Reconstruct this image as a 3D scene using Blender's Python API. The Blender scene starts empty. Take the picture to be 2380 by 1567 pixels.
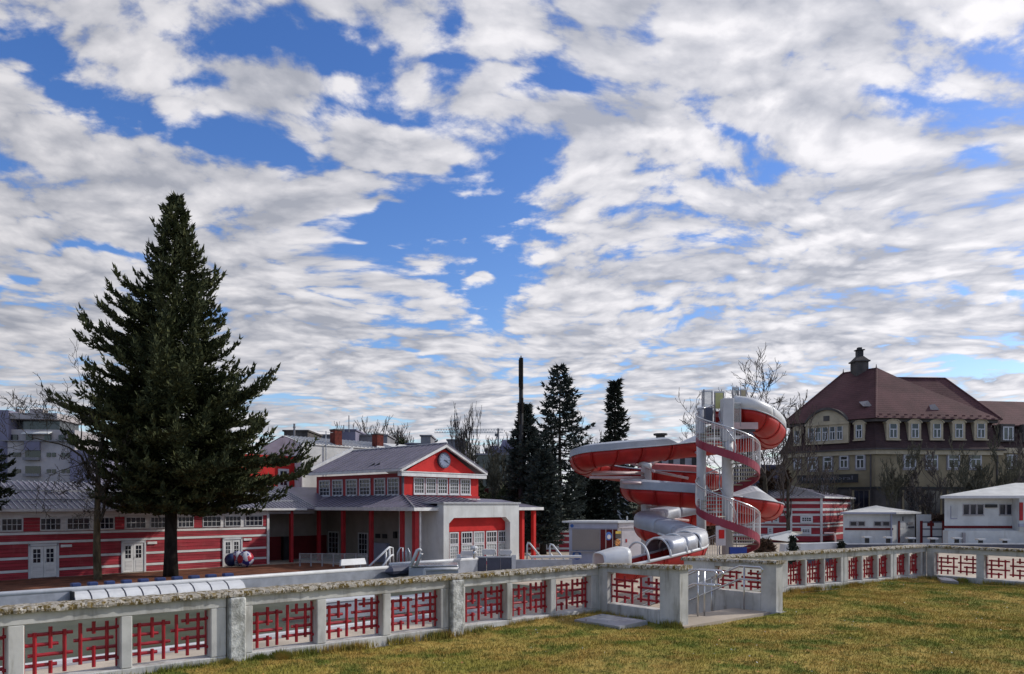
import bpy, bmesh, math, random
import numpy as np
from mathutils import Vector, Matrix
R = math.radians
random.seed(7); rng = np.random.default_rng(11)
# ------------------------------------------------------------------ camera
FPX, CXP, HYP, EYE = 1750.0, 1190.0, 1175.0, 2.17     # measured on a 2380 px wide copy of the photograph
scene = bpy.context.scene
col = scene.collection
cam_d = bpy.data.cameras.new("camera"); cam = bpy.data.objects.new("camera", cam_d); col.objects.link(cam)
cam.location = (0, 0, EYE); cam.rotation_euler = (R(90), 0, 0)
cam_d.sensor_width = 36.0; cam_d.lens = 36.0 * FPX / 2380.0
cam_d.shift_y = (HYP - 783.5) / 2380.0
cam_d.clip_start = 0.1; cam_d.clip_end = 9000
scene.camera = cam
scene.view_settings.view_transform = 'Standard'; scene.view_settings.look = 'None'
scene.view_settings.exposure = 0.2; scene.view_settings.gamma = 1.0
scene.view_settings.use_curve_mapping = False
# ------------------------------------------------------------------ sun and sky
SUN_AZ = R(74)      # from +Y towards +X
SUN_EL = R(33)
sdir = Vector((math.sin(SUN_AZ)*math.cos(SUN_EL), math.cos(SUN_AZ)*math.cos(SUN_EL), math.sin(SUN_EL)))
sd = bpy.data.lights.new("sun", 'SUN'); sd.energy = 2.7; sd.angle = R(1.2); sd.color = (1.0, 0.955, 0.89)
so = bpy.data.objects.new("sun", sd); col.objects.link(so)
so.rotation_euler = (-sdir).to_track_quat('-Z', 'Y').to_euler(); so.location = (30, 10, 40)
world = bpy.data.worlds.new("World"); scene.world = world; world.use_nodes = True

class NT:
    def __init__(s, nt): s.nt = nt; s.n = nt.nodes; s.l = nt.links
    def new(s, t, **kw):
        n = s.n.new(t)
        for k, v in kw.items(): setattr(n, k, v)
        return n
    def put(s, sock, v):
        if hasattr(v, 'is_output') or isinstance(v, bpy.types.NodeSocket): s.l.new(v, sock)
        elif v is not None: sock.default_value = v
    def math(s, op, a, b=None, c=None, clamp=False):
        n = s.new('ShaderNodeMath', operation=op, use_clamp=clamp)
        s.put(n.inputs[0], a)
        if b is not None: s.put(n.inputs[1], b)
        if c is not None: s.put(n.inputs[2], c)
        return n.outputs[0]
    def vec(s, op, a, b=None, scale=None):
        n = s.new('ShaderNodeVectorMath', operation=op)
        s.put(n.inputs[0], a)
        if b is not None: s.put(n.inputs[1], b)
        if scale is not None: s.put(n.inputs['Scale'], scale)
        return n.outputs['Value'] if op in ('DOT_PRODUCT', 'LENGTH') else n.outputs[0]
    def comb(s, x, y, z):
        n = s.new('ShaderNodeCombineXYZ')
        for i, v in enumerate((x, y, z)): s.put(n.inputs[i], v)
        return n.outputs[0]
    def sep(s, v):
        n = s.new('ShaderNodeSeparateXYZ'); s.put(n.inputs[0], v); return n.outputs
    def noise(s, v, scale, detail=2, rough=.5, dist=0):
        n = s.new('ShaderNodeTexNoise'); s.put(n.inputs['Vector'], v)
        n.inputs['Scale'].default_value = scale; n.inputs['Detail'].default_value = detail
        n.inputs['Roughness'].default_value = rough; n.inputs['Distortion'].default_value = dist
        return n.outputs[0]
    def mix(s, f, a, b, mode='MIX'):
        n = s.new('ShaderNodeMix', data_type='RGBA', blend_type=mode)
        s.put(n.inputs[0], f)
        for i, v in ((6, a), (7, b)):
            if isinstance(v, tuple) and len(v) == 3: v = v + (1,)
            s.put(n.inputs[i], v)
        return n.outputs[2]
    def ramp(s, f, lo, hi, smooth=True):
        n = s.new('ShaderNodeMapRange', interpolation_type='SMOOTHSTEP' if smooth else 'LINEAR')
        s.put(n.inputs[0], f); n.inputs[1].default_value = lo; n.inputs[2].default_value = hi
        return n.outputs[0]

def build_world():
    w = NT(world.node_tree); w.n.clear()
    out = w.new('ShaderNodeOutputWorld'); bg = w.new('ShaderNodeBackground')
    w.l.new(bg.outputs[0], out.inputs[0]); bg.inputs[1].default_value = 0.1
    sky = w.new('ShaderNodeTexSky', sky_type='NISHITA')
    sky.sun_disc = False; sky.sun_elevation = SUN_EL; sky.sun_rotation = SUN_AZ
    sky.altitude = 200; sky.air_density = 1.0; sky.dust_density = 0.6; sky.ozone_density = 2.0
    tc = w.new('ShaderNodeTexCoord'); d = w.vec('NORMALIZE', tc.outputs['Generated'])
    dx, dy, dz = w.sep(d)
    el = w.math('MAXIMUM', dz, 0.0)
    # blue air between the clouds: the physical sky, a little richer
    hs = w.new('ShaderNodeHueSaturation'); hs.inputs['Saturation'].default_value = 1.30; hs.inputs['Value'].default_value = 1.42
    hs.inputs['Hue'].default_value = 0.515
    w.l.new(sky.outputs[0], hs.inputs['Color'])
    # clouds live on a flat layer high above the ground
    inv = w.math('DIVIDE', 1.0, w.math('ADD', el, 0.13))
    px = w.math('MULTIPLY', dx, inv); py = w.math('MULTIPLY', dy, inv)
    P = w.comb(px, py, 0.37)
    warp = w.new('ShaderNodeTexNoise'); w.put(warp.inputs['Vector'], P); warp.inputs['Scale'].default_value = 1.3; warp.inputs['Detail'].default_value = 1
    Pw = w.vec('ADD', P, w.vec('SCALE', w.vec('SUBTRACT', warp.outputs[1], (0.5, 0.5, 0.5)), scale=0.35))
    big = w.noise(Pw, 1.15, 2, .5)
    med = w.noise(w.vec('MULTIPLY', Pw, (1.0, 1.25, 1.0)), 4.3, 7, .57)
    off = w.vec('ADD', Pw, (0.055, 0.05, 0))
    med2 = w.noise(w.vec('MULTIPLY', off, (1.0, 1.25, 1.0)), 4.3, 3, .5)
    fine = w.noise(Pw, 15.0, 5, .62)
    def puffs(vec, sc, sm=None):
        v = w.new('ShaderNodeTexVoronoi', feature='F1'); w.put(v.inputs['Vector'], vec); v.inputs['Scale'].default_value = sc
        return v.outputs['Distance']
    ww = w.new('ShaderNodeTexNoise'); w.put(ww.inputs['Vector'], Pw); ww.inputs['Scale'].default_value = 8; ww.inputs['Detail'].default_value = 4
    Pv = w.vec('ADD', Pw, w.vec('SCALE', w.vec('SUBTRACT', ww.outputs[1], (0.5, 0.5, 0.5)), scale=0.20))
    Pv = w.vec('MULTIPLY', Pv, (1.0, 1.5, 1.0))
    pf = puffs(Pv, 3.5)
    ps = puffs(Pv, 9.0)
    # where the cloud layer opens: wide soft gaps given by direction of view
    yy = w.math('MAXIMUM', dy, 0.03)
    uw = w.comb(w.math('DIVIDE', dx, yy), w.math('DIVIDE', dz, yy), 0)
    wob = w.new('ShaderNodeTexNoise'); w.put(wob.inputs['Vector'], uw); wob.inputs['Scale'].default_value = 7; wob.inputs['Detail'].default_value = 3
    uw = w.vec('ADD', uw, w.vec('SCALE', w.vec('SUBTRACT', wob.outputs[1], (0.5, 0.5, 0.5)), scale=0.11))
    gaps = GAPS
    tot = None
    for (cx, cy, rx, ry, rot, amp) in gaps:
        c = ((cx-CXP)/FPX, (HYP-cy)/FPX, 0)
        v = w.vec('SUBTRACT', uw, c)
        if rot:
            ca, sa = math.cos(R(rot)), math.sin(R(rot))
            a = w.vec('DOT_PRODUCT', v, (ca/(rx/FPX), sa/(rx/FPX), 0)); b = w.vec('DOT_PRODUCT', v, (-sa/(ry/FPX), ca/(ry/FPX), 0))
            v = w.comb(a, b, 0)
        else:
            v = w.vec('MULTIPLY', v, (FPX/rx, FPX/ry, 0))
        g = w.math('EXPONENT', w.math('MULTIPLY', w.vec('DOT_PRODUCT', v, v), -1.0))
        g = w.math('MULTIPLY', g, amp)
        tot = g if tot is None else w.math('ADD', tot, g)
    tot = w.math('MINIMUM', tot, 1.15)
    sub = lambda x, y: w.math('SUBTRACT', x, y)
    mul = lambda x, y: w.math('MULTIPLY', x, y)
    add = lambda x, y: w.math('ADD', x, y)
    dens = add(mul(sub(med, .5), 1.1), mul(sub(big, .5), 0.5))
    dens = add(dens, mul(sub(0.42, pf), 0.42))
    dens = add(dens, mul(sub(0.40, ps), 0.34))
    dens = add(dens, mul(sub(fine, .5), 0.60))
    dens = add(dens, COVER)
    dens = sub(dens, mul(tot, 0.40))
    # fewer clouds in the half of the sky behind the viewer
    dens = sub(dens, mul(w.ramp(dy, 0.25, -0.45), 0.24))
    alpha = w.math('MAXIMUM', w.ramp(dens, -0.13, 0.17), w.ramp(el, 0.05, 0.0))
    thick = w.ramp(dens, 0.05, 0.42)
    g1 = sub(med, med2)
    shade = add(0.70, mul(g1, 2.6))
    shade = add(shade, mul(sub(.36, ps), 0.85)); shade = add(shade, mul(sub(.42, pf), 0.8))
    shade = add(shade, mul(sub(fine, .5), 0.9))
    shade = w.math('SUBTRACT', shade, mul(thick, 0.15), clamp=True)
    colr = w.mix(shade, (4.1, 4.3, 5.0), (8.7, 8.55, 8.9))
    # clouds near the sun's side are brighter, those with the sun behind the viewer dimmer (forward scattering)
    sdot = w.vec('DOT_PRODUCT', d, tuple(sdir))
    fs = w.math('ADD', 0.77, w.math('MULTIPLY', sdot, 0.29))
    colr = w.vec('SCALE', colr, scale=fs)
    # low down the layer is seen through more air: paler, flatter
    hz = w.ramp(el, 0.13, 0.0)
    colr = w.mix(w.math('MULTIPLY', hz, 0.6), colr, (6.9, 7.1, 7.8))
    fin = w.mix(alpha, hs.outputs[0], colr)
    # below the horizon: plain dim ground light
    fin = w.mix(w.ramp(dz, 0.0, -0.02), fin, (1.4, 1.35, 1.3))
    w.put(bg.inputs[0], fin)
# (centre x, centre y, half width, half height, tilt, strength) on the 2380 px copy of the photograph
COVER = 0.28
GAPS = [(150,150,180,46,-22,.75),(340,275,150,44,-18,.8),(600,95,170,42,-8,.9),(450,190,110,34,-12,.7),(790,110,60,75,0,.9),(780,250,100,70,0,.9),(600,320,140,34,-10,.8),(450,330,80,24,-10,.6),(880,150,50,90,0,.5),
        (950,255,190,50,-12,.95),(1030,60,70,60,0,.8),(1040,170,60,36,0,.8),(1085,430,160,105,-5,1.1),(1000,530,220,72,0,1.0),(1140,650,110,75,0,1.1),(850,540,170,36,8,.6),
        (1290,222,110,26,8,.9),(1240,370,90,50,0,.9),(1525,50,45,70,0,.7),(2265,368,60,34,0,1.0),(2320,650,120,22,0,.8),(2270,845,170,26,0,1.0),
        (220,575,110,13,0,1.0),(30,640,80,14,0,.9),(930,832,120,14,-6,.9),(130,990,120,26,0,.9),(700,515,170,16,8,.5),(1740,430,60,18,0,.4),(2080,235,90,18,-10,.5),(1420,870,70,10,0,.5),(1700,300,50,20,0,.4),
        (945,335,110,28,0,-1.1),(1105,672,34,9,0,-1.3),(690,415,190,46,0,-.5),(1110,245,80,26,10,-.5),(880,465,80,12,0,-.7),(600,205,120,40,10,-.6)]
build_world()
world.cycles.sampling_method = 'MANUAL'; world.cycles.sample_map_resolution = 256
# ------------------------------------------------------------------ helpers
WL = {}                                            # world position of every object made here
def at(u, v, d): return Vector(((u-CXP)/FPX*d, d, EYE-(v-HYP)/FPX*d))
class Fr:
    """A plan frame: local x along a front, local y away from the viewer, z up."""
    def __init__(s, x, y, z, ang): s.o = (x, y, z); s.a = ang; s.c = math.cos(ang); s.s = math.sin(ang)
    def w(s, x, y, z): return (s.o[0]+s.c*x-s.s*y, s.o[1]+s.s*x+s.c*y, s.o[2]+z)
    def xu(s, u, ly=0.0):
        k = (u-CXP)/FPX
        return (k*(s.o[1]+s.c*ly)-(s.o[0]-s.s*ly))/(s.c-k*s.s)
    def zv(s, v, lx, ly=0.0):
        Y = s.o[1]+s.s*lx+s.c*ly
        return EYE-(v-HYP)/FPX*Y-s.o[2]
    def sub(s, x, y, z, dang):
        p = s.w(x, y, z); return Fr(p[0], p[1], p[2], s.a+dang)
IDF = Fr(0, 0, 0, 0)
def tag(o, label=None, cat=None, group=None, kind=None):
    if label: o['label'] = label
    if cat: o['category'] = cat
    if group: o['group'] = group
    if kind: o['kind'] = kind
    return o
def thing(name, label, cat, loc, group=None, rz=0.0):
    o = bpy.data.objects.new(name, None); col.objects.link(o)
    o.empty_display_size = .3; o.location = loc; o.rotation_euler = (0, 0, rz)
    WL[o.name] = Vector(loc); tag(o, label, cat, group); return o
def link(name, mesh, parent, wloc):
    o = bpy.data.objects.new(name, mesh); col.objects.link(o)
    wloc = Vector(wloc)
    if parent: o.parent = parent; o.location = wloc-WL[parent.name]
    else: o.location = wloc
    WL[o.name] = wloc; return o
def copy_tree(o, parent=None):
    c = o.copy(); col.objects.link(c); c.parent = parent
    WL[c.name] = WL[o.name].copy()
    for ch in list(o.children): copy_tree(ch, c)
    return c
class MB:
    def __init__(s, fr=IDF): s.v = []; s.f = []; s.m = []; s.fr = fr; s.mi = 0
    def add(s, pts, faces, raw=False):
        b = len(s.v)
        s.v += [tuple(p) if raw else s.fr.w(*p) for p in pts]
        s.f += [tuple(i+b for i in f) for f in faces]; s.m += [s.mi]*len(faces); return s
    def box(s, x0, x1, y0, y1, z0, z1):
        if x0 > x1: x0, x1 = x1, x0
        if y0 > y1: y0, y1 = y1, y0
        if z0 > z1: z0, z1 = z1, z0
        return s.add([(x0,y0,z0),(x1,y0,z0),(x1,y1,z0),(x0,y1,z0),(x0,y0,z1),(x1,y0,z1),(x1,y1,z1),(x0,y1,z1)],
              [(0,3,2,1),(4,5,6,7),(0,1,5,4),(1,2,6,5),(2,3,7,6),(3,0,4,7)])
    def poly(s, pts): return s.add(pts, [tuple(range(len(pts)))])
    def slab(s, pts, t):
        """closed sheet of thickness t (down) over a planar polygon"""
        n = len(pts); lo = [(p[0], p[1], p[2]-t) for p in pts]
        return s.add(list(pts)+lo, [tuple(range(n)), tuple(range(2*n-1, n-1, -1))]+[(i, i+n, (i+1) % n+n, (i+1) % n) for i in range(n)])
    def extr(s, poly, y0, y1):
        """polygon in local x,z pushed along local y"""
        n = len(poly); a = [(p[0], y0, p[1]) for p in poly]; b = [(p[0], y1, p[1]) for p in poly]
        return s.add(a+b, [tuple(range(n)), tuple(range(2*n-1, n-1, -1))]+[(i, i+n, (i+1) % n+n, (i+1) % n) for i in range(n)])
    def bar(s, p, q, w, h=None, up=(0, 0, 1)):
        h = w if h is None else h
        P = Vector(s.fr.w(*p)); Q = Vector(s.fr.w(*q)); d = (Q-P)
        if d.length < 1e-6: return s
        d.normalize(); u = Vector(up)
        if abs(d.dot(u)) > .98: u = Vector((1, 0, 0))
        x = d.cross(u).normalized()*w/2; y = x.cross(d).normalized()*h/2
        pts = [P-x-y, P+x-y, P+x+y, P-x+y, Q-x-y, Q+x-y, Q+x+y, Q-x+y]
        return s.add(pts, [(0,3,2,1),(4,5,6,7),(0,1,5,4),(1,2,6,5),(2,3,7,6),(3,0,4,7)], raw=True)
    def tube(s, pts, r, n=8, cap=True, raw=False):
        P = [Vector(p if raw else s.fr.w(*p)) for p in pts]; k = len(P)
        rs = r if isinstance(r, (list, tuple)) else [r]*k
        vs = []; ref = None
        for i, p in enumerate(P):
            d = (P[min(i+1, k-1)]-P[max(i-1, 0)])
            if d.length < 1e-7: d = Vector((0, 0, 1))
            d.normalize()
            if ref is None: ref = Vector((0, 0, 1)) if abs(d.z) < .9 else Vector((1, 0, 0))
            x = d.cross(ref)
            if x.length < 1e-4: x = d.cross(Vector((0.3, 0.9, 0.1)))
            x.normalize(); y = x.cross(d).normalized(); ref = y
            for j in range(n):
                a = 2*math.pi*j/n; vs.append(p+x*(math.cos(a)*rs[i])+y*(math.sin(a)*rs[i]))
        fs = [(i*n+j, i*n+(j+1) % n, (i+1)*n+(j+1) % n, (i+1)*n+j) for i in range(k-1) for j in range(n)]
        if cap: fs += [tuple(range(n-1, -1, -1)), tuple((k-1)*n+j for j in range(n))]
        return s.add(vs, fs, raw=True)
    def lathe(s, x, y, prof, n=16, raw=False):
        vs = []; k = len(prof)
        for (r, z) in prof:
            for j in range(n):
                a = 2*math.pi*j/n; vs.append((x+r*math.cos(a), y+r*math.sin(a), z))
        fs = [(i*n+j, i*n+(j+1) % n, (i+1)*n+(j+1) % n, (i+1)*n+j) for i in range(k-1) for j in range(n)]
        fs += [tuple(range(n-1, -1, -1)), tuple((k-1)*n+j for j in range(n))]
        return s.add(vs, fs, raw=raw)
    def build(s, name, mat, parent=None, smooth=False, bevel=0.0, label=None, jitter=0.0, sub=0, kind=None, origin=None):
        a = np.array(s.v, dtype=float)
        c = Vector(origin) if origin is not None else Vector(((a[:,0].min()+a[:,0].max())/2, (a[:,1].min()+a[:,1].max())/2, a[:,2].min()))
        me = bpy.data.meshes.new(name)
        me.from_pydata([tuple(x) for x in (a-np.array(c))], [], s.f)
        mats = mat if isinstance(mat, (list, tuple)) else [mat]
        for m in mats: me.materials.append(m)
        if len(mats) > 1: me.polygons.foreach_set('material_index', s.m)
        if bevel or sub or jitter:
            bm = bmesh.new(); bm.from_mesh(me)
            if sub: bmesh.ops.subdivide_edges(bm, edges=[e for e in bm.edges if e.calc_length() > sub], cuts=3, use_grid_fill=True)
            if bevel: bmesh.ops.bevel(bm, geom=list(bm.edges), offset=bevel, segments=1, affect='EDGES', clamp_overlap=True)
            if jitter:
                for v in bm.verts: v.co += Vector((random.uniform(-1,1), random.uniform(-1,1), random.uniform(-1,1)))*jitter
            bm.to_mesh(me); bm.free()
        if smooth: me.polygons.foreach_set('use_smooth', [True]*len(me.polygons))
        me.update()
        o = link(name, me, parent, c)
        if label: o['label'] = label
        if kind: o['kind'] = kind
        return o
def raw_mesh(name, V, T, mat, parent=None, loc=(0,0,0), smooth=False, kind=None):
    """big triangle soups from numpy arrays"""
    loc = np.array(loc, dtype=float); V = np.asarray(V, dtype=np.float32)-loc.astype(np.float32); T = np.asarray(T, dtype=np.int32)
    me = bpy.data.meshes.new(name); n = T.shape[1]
    me.vertices.add(len(V)); me.vertices.foreach_set('co', V.ravel())
    me.loops.add(T.size); me.loops.foreach_set('vertex_index', T.ravel())
    me.polygons.add(len(T)); me.polygons.foreach_set('loop_start', np.arange(0, T.size, n, dtype=np.int32))
    me.materials.append(mat); me.update(calc_edges=True)
    if smooth: me.polygons.foreach_set('use_smooth', [True]*len(me.polygons))
    o = link(name, me, parent, tuple(loc))
    if kind: o['kind'] = kind
    return o
# ------------------------------------------------------------------ materials
def mat(name, c, rough=.6,  metal=0.0, var=.12, scale=2.0, bump=0.0, bscale=25.0, spec=.5, dirt=None, stretch=(1,1,1), coat=0.0):
    m = bpy.data.materials.new(name); m.use_nodes = True; t = NT(m.node_tree); b = t.n['Principled BSDF']
    geo = t.new('ShaderNodeNewGeometry'); P = geo.outputs['Position']
    Ps = t.vec('MULTIPLY', P, stretch) if stretch != (1,1,1) else P
    n1 = t.noise(Ps, scale, 5, .6)
    lo = tuple(x*(1-var*1.6) for x in c); hi = tuple(min(1, x*(1+var)) for x in c)
    colr = t.mix(t.ramp(n1, .3, .7), lo, hi)
    if dirt:
        dc, amt, dsc = dirt[:3]; dz_ = dirt[3] if len(dirt) > 3 else .35
        n2 = t.noise(t.vec('MULTIPLY', P, (1, 1, dz_)), dsc, 6, .65)
        colr = t.mix(t.math('MULTIPLY', t.ramp(n2, .5, .72), amt), colr, dc)
    t.put(b.inputs['Base Color'], colr)
    rn = t.math('ADD', rough-.06, t.math('MULTIPLY', n1, .12)); t.put(b.inputs['Roughness'], rn)
    b.inputs['Metallic'].default_value = metal; b.inputs['Specular IOR Level'].default_value = spec
    if coat: b.inputs['Coat Weight'].default_value = coat; b.inputs['Coat Roughness'].default_value = .08
    if bump:
        bn = t.new('ShaderNodeBump'); bn.inputs['Strength'].default_value = min(1, bump*8); bn.inputs['Distance'].default_value = bump
        t.put(bn.inputs['Height'], t.noise(P, bscale, 4, .6)); t.l.new(bn.outputs[0], b.inputs['Normal'])
    return m
M = {}
def mk(name, *a, **k): M[name] = mat(name.replace(' ', '_'), *a, **k); return M[name]
mk('plaster', (.50,.495,.47), .85, var=.16, scale=1.6, bump=.012, bscale=26, dirt=((.17,.155,.12), .62, 5.5, .16), spec=.2)
mk('rough_plaster', (.52,.525,.50), .92, var=.3, scale=9, bump=.05, bscale=30, dirt=((.12,.12,.09), .6, 7.0, .4), spec=.15)
mk('red_bar', (.33,.012,.022), .42, var=.18, scale=6, spec=.4)
mk('red_paint', (.36,.022,.028), .55, var=.14, scale=1.2, dirt=((.2,.03,.03), .4, 1.5), spec=.25)
mk('red_plank', (.33,.030,.042), .6, var=.22, scale=1.1, stretch=(.5,.5,6), dirt=((.4,.12,.12), .35, 1.3), spec=.25)
mk('bright_red', (.52,.022,.020), .6, var=.1, scale=1.0, spec=.2)
mk('white_paint', (.66,.655,.64), .6, var=.1, scale=1.5, dirt=((.35,.33,.3), .35, 1.6), spec=.3)
mk('white_plank', (.60,.585,.57), .6, var=.12, scale=1.2, stretch=(.6,.6,5), dirt=((.4,.33,.3), .35, 1.6), spec=.3)
mk('render_wall', (.58,.59,.58), .85, var=.08, scale=.6, dirt=((.38,.37,.34), .5, 1.4, .2), spec=.2)
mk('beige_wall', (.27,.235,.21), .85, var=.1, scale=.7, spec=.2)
mk('dark_red', (.13,.014,.016), .7, var=.15, scale=1.0, spec=.2)
mk('metal_roof', (.150,.138,.185), .48, metal=.15, var=.14, scale=.8, dirt=((.12,.11,.13), .4, .7), spec=.5)
mk('pale_roof', (.56,.56,.54), .55, var=.1, scale=.7, dirt=((.4,.4,.37), .4, .8))
mk('zinc', (.42,.43,.46), .38, metal=.6, var=.1, scale=2)
mk('steel', (.55,.56,.58), .28, metal=.95, var=.08, scale=3)
mk('steel_dull', (.40,.42,.47), .45, metal=.55, var=.12, scale=1.3)
mk('dark_steel', (.07,.075,.11), .5, metal=.2, var=.15, scale=1.0)
mk('glass_dark', (.018,.02,.03), .08, var=.3, scale=.5, spec=.6)
mk('glass_grey', (.05,.055,.06), .12, var=.5, scale=.9, spec=.6)
mk('frosted', (.42,.45,.43), .35, var=.18, scale=2.5)
mk('wood_deck', (.155,.062,.036), .8, spec=.12, var=.3, scale=1.4, stretch=(1,1,4), dirt=((.06,.035,.025), .5, 1.2))
mk('wood_edge', (.26,.09,.03), .75, spec=.15, var=.3, scale=2)
mk('paving', (.46,.39,.31), .85, var=.16, scale=.5, bump=.006, bscale=12, dirt=((.24,.21,.18), .4, .6), spec=.2)
mk('asphalt', (.10,.10,.10), .9, var=.2, scale=.3, spec=.2)
mk('blue_pad', (.012,.03,.115), .5, var=.15)
mk('blue_plastic', (.01,.05,.32), .45, var=.12)
mk('cover_white', (.58,.59,.60), .42, var=.07, scale=1.5, dirt=((.45,.45,.44), .4, 2))
mk('cover_grey', (.33,.36,.42), .5, var=.1, scale=1.2, dirt=((.26,.28,.32), .5, 1.2))
mk('slide_red', (.36,.013,.011), .46, var=.12, scale=1.5, spec=.3, dirt=((.28,.02,.02), .4, 1.3))
mk('slide_pink', (.48,.12,.12), .4, var=.12, scale=1.5)
mk('tower_white', (.50,.50,.515), .45, var=.09, scale=1.0, dirt=((.36,.35,.35), .5, 1.3))
mk('crimson', (.26,.018,.045), .4, var=.1, scale=1.5)
mk('tread', (.34,.33,.28), .6, var=.2, scale=2, metal=.2)
mk('black', (.015,.015,.017), .6, var=.2)
mk('yellow_wall', (.285,.235,.15), .88, var=.14, scale=.35, dirt=((.22,.17,.09), .5, .4), spec=.15)
mk('cream_trim', (.45,.385,.27), .8, var=.1, scale=.8, spec=.15)
mk('window_white', (.55,.55,.56), .55, var=.06)
mk('window_grey', (.30,.28,.29), .6, var=.1)
mk('dark_stone', (.095,.085,.08), .85, var=.25, scale=.5, spec=.2)
mk('brick', (.13,.028,.02), .8, var=.25, scale=4, spec=.2)
mk('concrete_pale', (.40,.37,.37), .85, var=.14, scale=.25, dirt=((.25,.23,.23), .5, .3), spec=.2)
mk('concrete_grey', (.22,.215,.23), .85, var=.14, scale=.2, spec=.2)
mk('green_block', (.155,.17,.145), .85, var=.14, scale=.2, spec=.2)
mk('blue_block', (.20,.19,.26), .8, var=.1, scale=.2, spec=.2)
mk('bark', (.075,.065,.05), .9, var=.3, scale=5, bump=.02, bscale=14, spec=.1, stretch=(1,1,.3))
mk('bark_green', (.11,.085,.05), .9, var=.35, scale=4, bump=.01, bscale=14, spec=.1, stretch=(1,1,.3))
mk('bark_dark', (.03,.026,.022), .9, var=.3, scale=5, bump=.02, bscale=10, spec=.1, stretch=(1,1,.3))
mk('twig', (.105,.088,.078), .9, var=.25, scale=2, spec=.1)
mk('twig_green', (.10,.094,.068), .9, var=.25, scale=.6, spec=.1)
mk('shutter', (.27,.235,.215), .6, var=.04, scale=1)
mk('kiosk_shade_blue', (.33,.34,.43), .5, var=.06)  # kiosk white turned bluish, face shade put into the colour; reused on trim
mk('kiosk_white', (.52,.48,.49), .5, var=.06)
mk('sign_blue', (.02,.09,.35), .5, var=.1)
mk('yellow', (.62,.42,.06), .5, var=.25, scale=8)
mk('orange_print', (.50,.20,.05), .5, var=.6, scale=9)
mk('panel_yellow', (.50,.48,.20), .3, var=.1)
mk('panel_tan', (.42,.35,.22), .35, var=.1)
mk('dial_blue', (.20,.24,.34), .5, var=.05)
mk('hedge_brown', (.10,.065,.045), .9, var=.3, scale=5, spec=.1)
mk('rail_pink', (.50,.36,.36), .4, var=.1)
def glassy(name, c, a, rough=.15):
    m = bpy.data.materials.new(name); m.use_nodes = True; t = NT(m.node_tree); b = t.n['Principled BSDF']
    b.inputs['Base Color'].default_value = c+(1,); b.inputs['Roughness'].default_value = rough; b.inputs['Alpha'].default_value = a
    M[name] = m
glassy('clear_panel', (.45,.47,.45), .35)
def foliage(name, c1, c2, c3, sc=.5, transl=.12):
    m = bpy.data.materials.new(name); m.use_nodes = True; t = NT(m.node_tree); b = t.n['Principled BSDF']
    P = t.new('ShaderNodeNewGeometry').outputs['Position']
    a = t.mix(t.ramp(t.noise(P, sc, 3, .6), .35, .65), c1, c2)
    a = t.mix(t.math('MULTIPLY', t.ramp(t.noise(P, sc*7, 3, .6), .5, .75), .8), a, c3)
    t.put(b.inputs['Base Color'], a); b.inputs['Roughness'].default_value = .75; b.inputs['Specular IOR Level'].default_value = .15
    M[name] = m
foliage('fir_needles', (.032,.042,.020), (.062,.072,.030), (.15,.15,.052), .6)
foliage('fir_needles_2', (.014,.022,.012), (.026,.036,.016), (.055,.065,.022), .5)
foliage('spruce_dark', (.026,.036,.030), (.048,.060,.052), (.105,.118,.115), .8)
foliage('spruce_black', (.014,.019,.016), (.026,.034,.026), (.055,.065,.048), .8)
foliage('bush_green', (.03,.04,.02), (.05,.055,.025), (.08,.08,.04), .6)
def cap_mat():
    m = bpy.data.materials.new('lichen_cap'); m.use_nodes = True; t = NT(m.node_tree); b = t.n['Principled BSDF']
    P = t.new('ShaderNodeNewGeometry').outputs['Position']; Pz = t.vec('MULTIPLY', P, (1,1,.45))
    a = t.mix(t.ramp(t.noise(P, 3.2, 4, .6), .35, .65), (.34,.31,.26), (.46,.42,.36))
    a = t.mix(t.ramp(t.noise(Pz, 13.0, 5, .7), .47, .56), a, (.13,.095,.035))
    a = t.mix(t.ramp(t.noise(t.vec('ADD', Pz, (7,3,1)), 21.0, 4, .65), .54, .61), a, (.60,.56,.49))
    a = t.mix(t.math('MULTIPLY', t.ramp(t.noise(t.vec('ADD', Pz, (3,9,4)), 9.0, 4, .6), .55, .66), .8), a, (.23,.155,.035))
    a = t.mix(t.math('MULTIPLY', t.ramp(t.noise(t.vec('ADD', Pz, (1,2,8)), 28.0, 3, .6), .58, .66), .8), a, (.05,.045,.035))
    t.put(b.inputs['Base Color'], a); b.inputs['Roughness'].default_value = .95; b.inputs['Specular IOR Level'].default_value = .1
    bn = t.new('ShaderNodeBump'); bn.inputs['Strength'].default_value = .8; bn.inputs['Distance'].default_value = .03
    t.put(bn.inputs['Height'], t.noise(P, 34, 5, .7)); t.l.new(bn.outputs[0], b.inputs['Normal']); M['cap'] = m
cap_mat()
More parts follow.
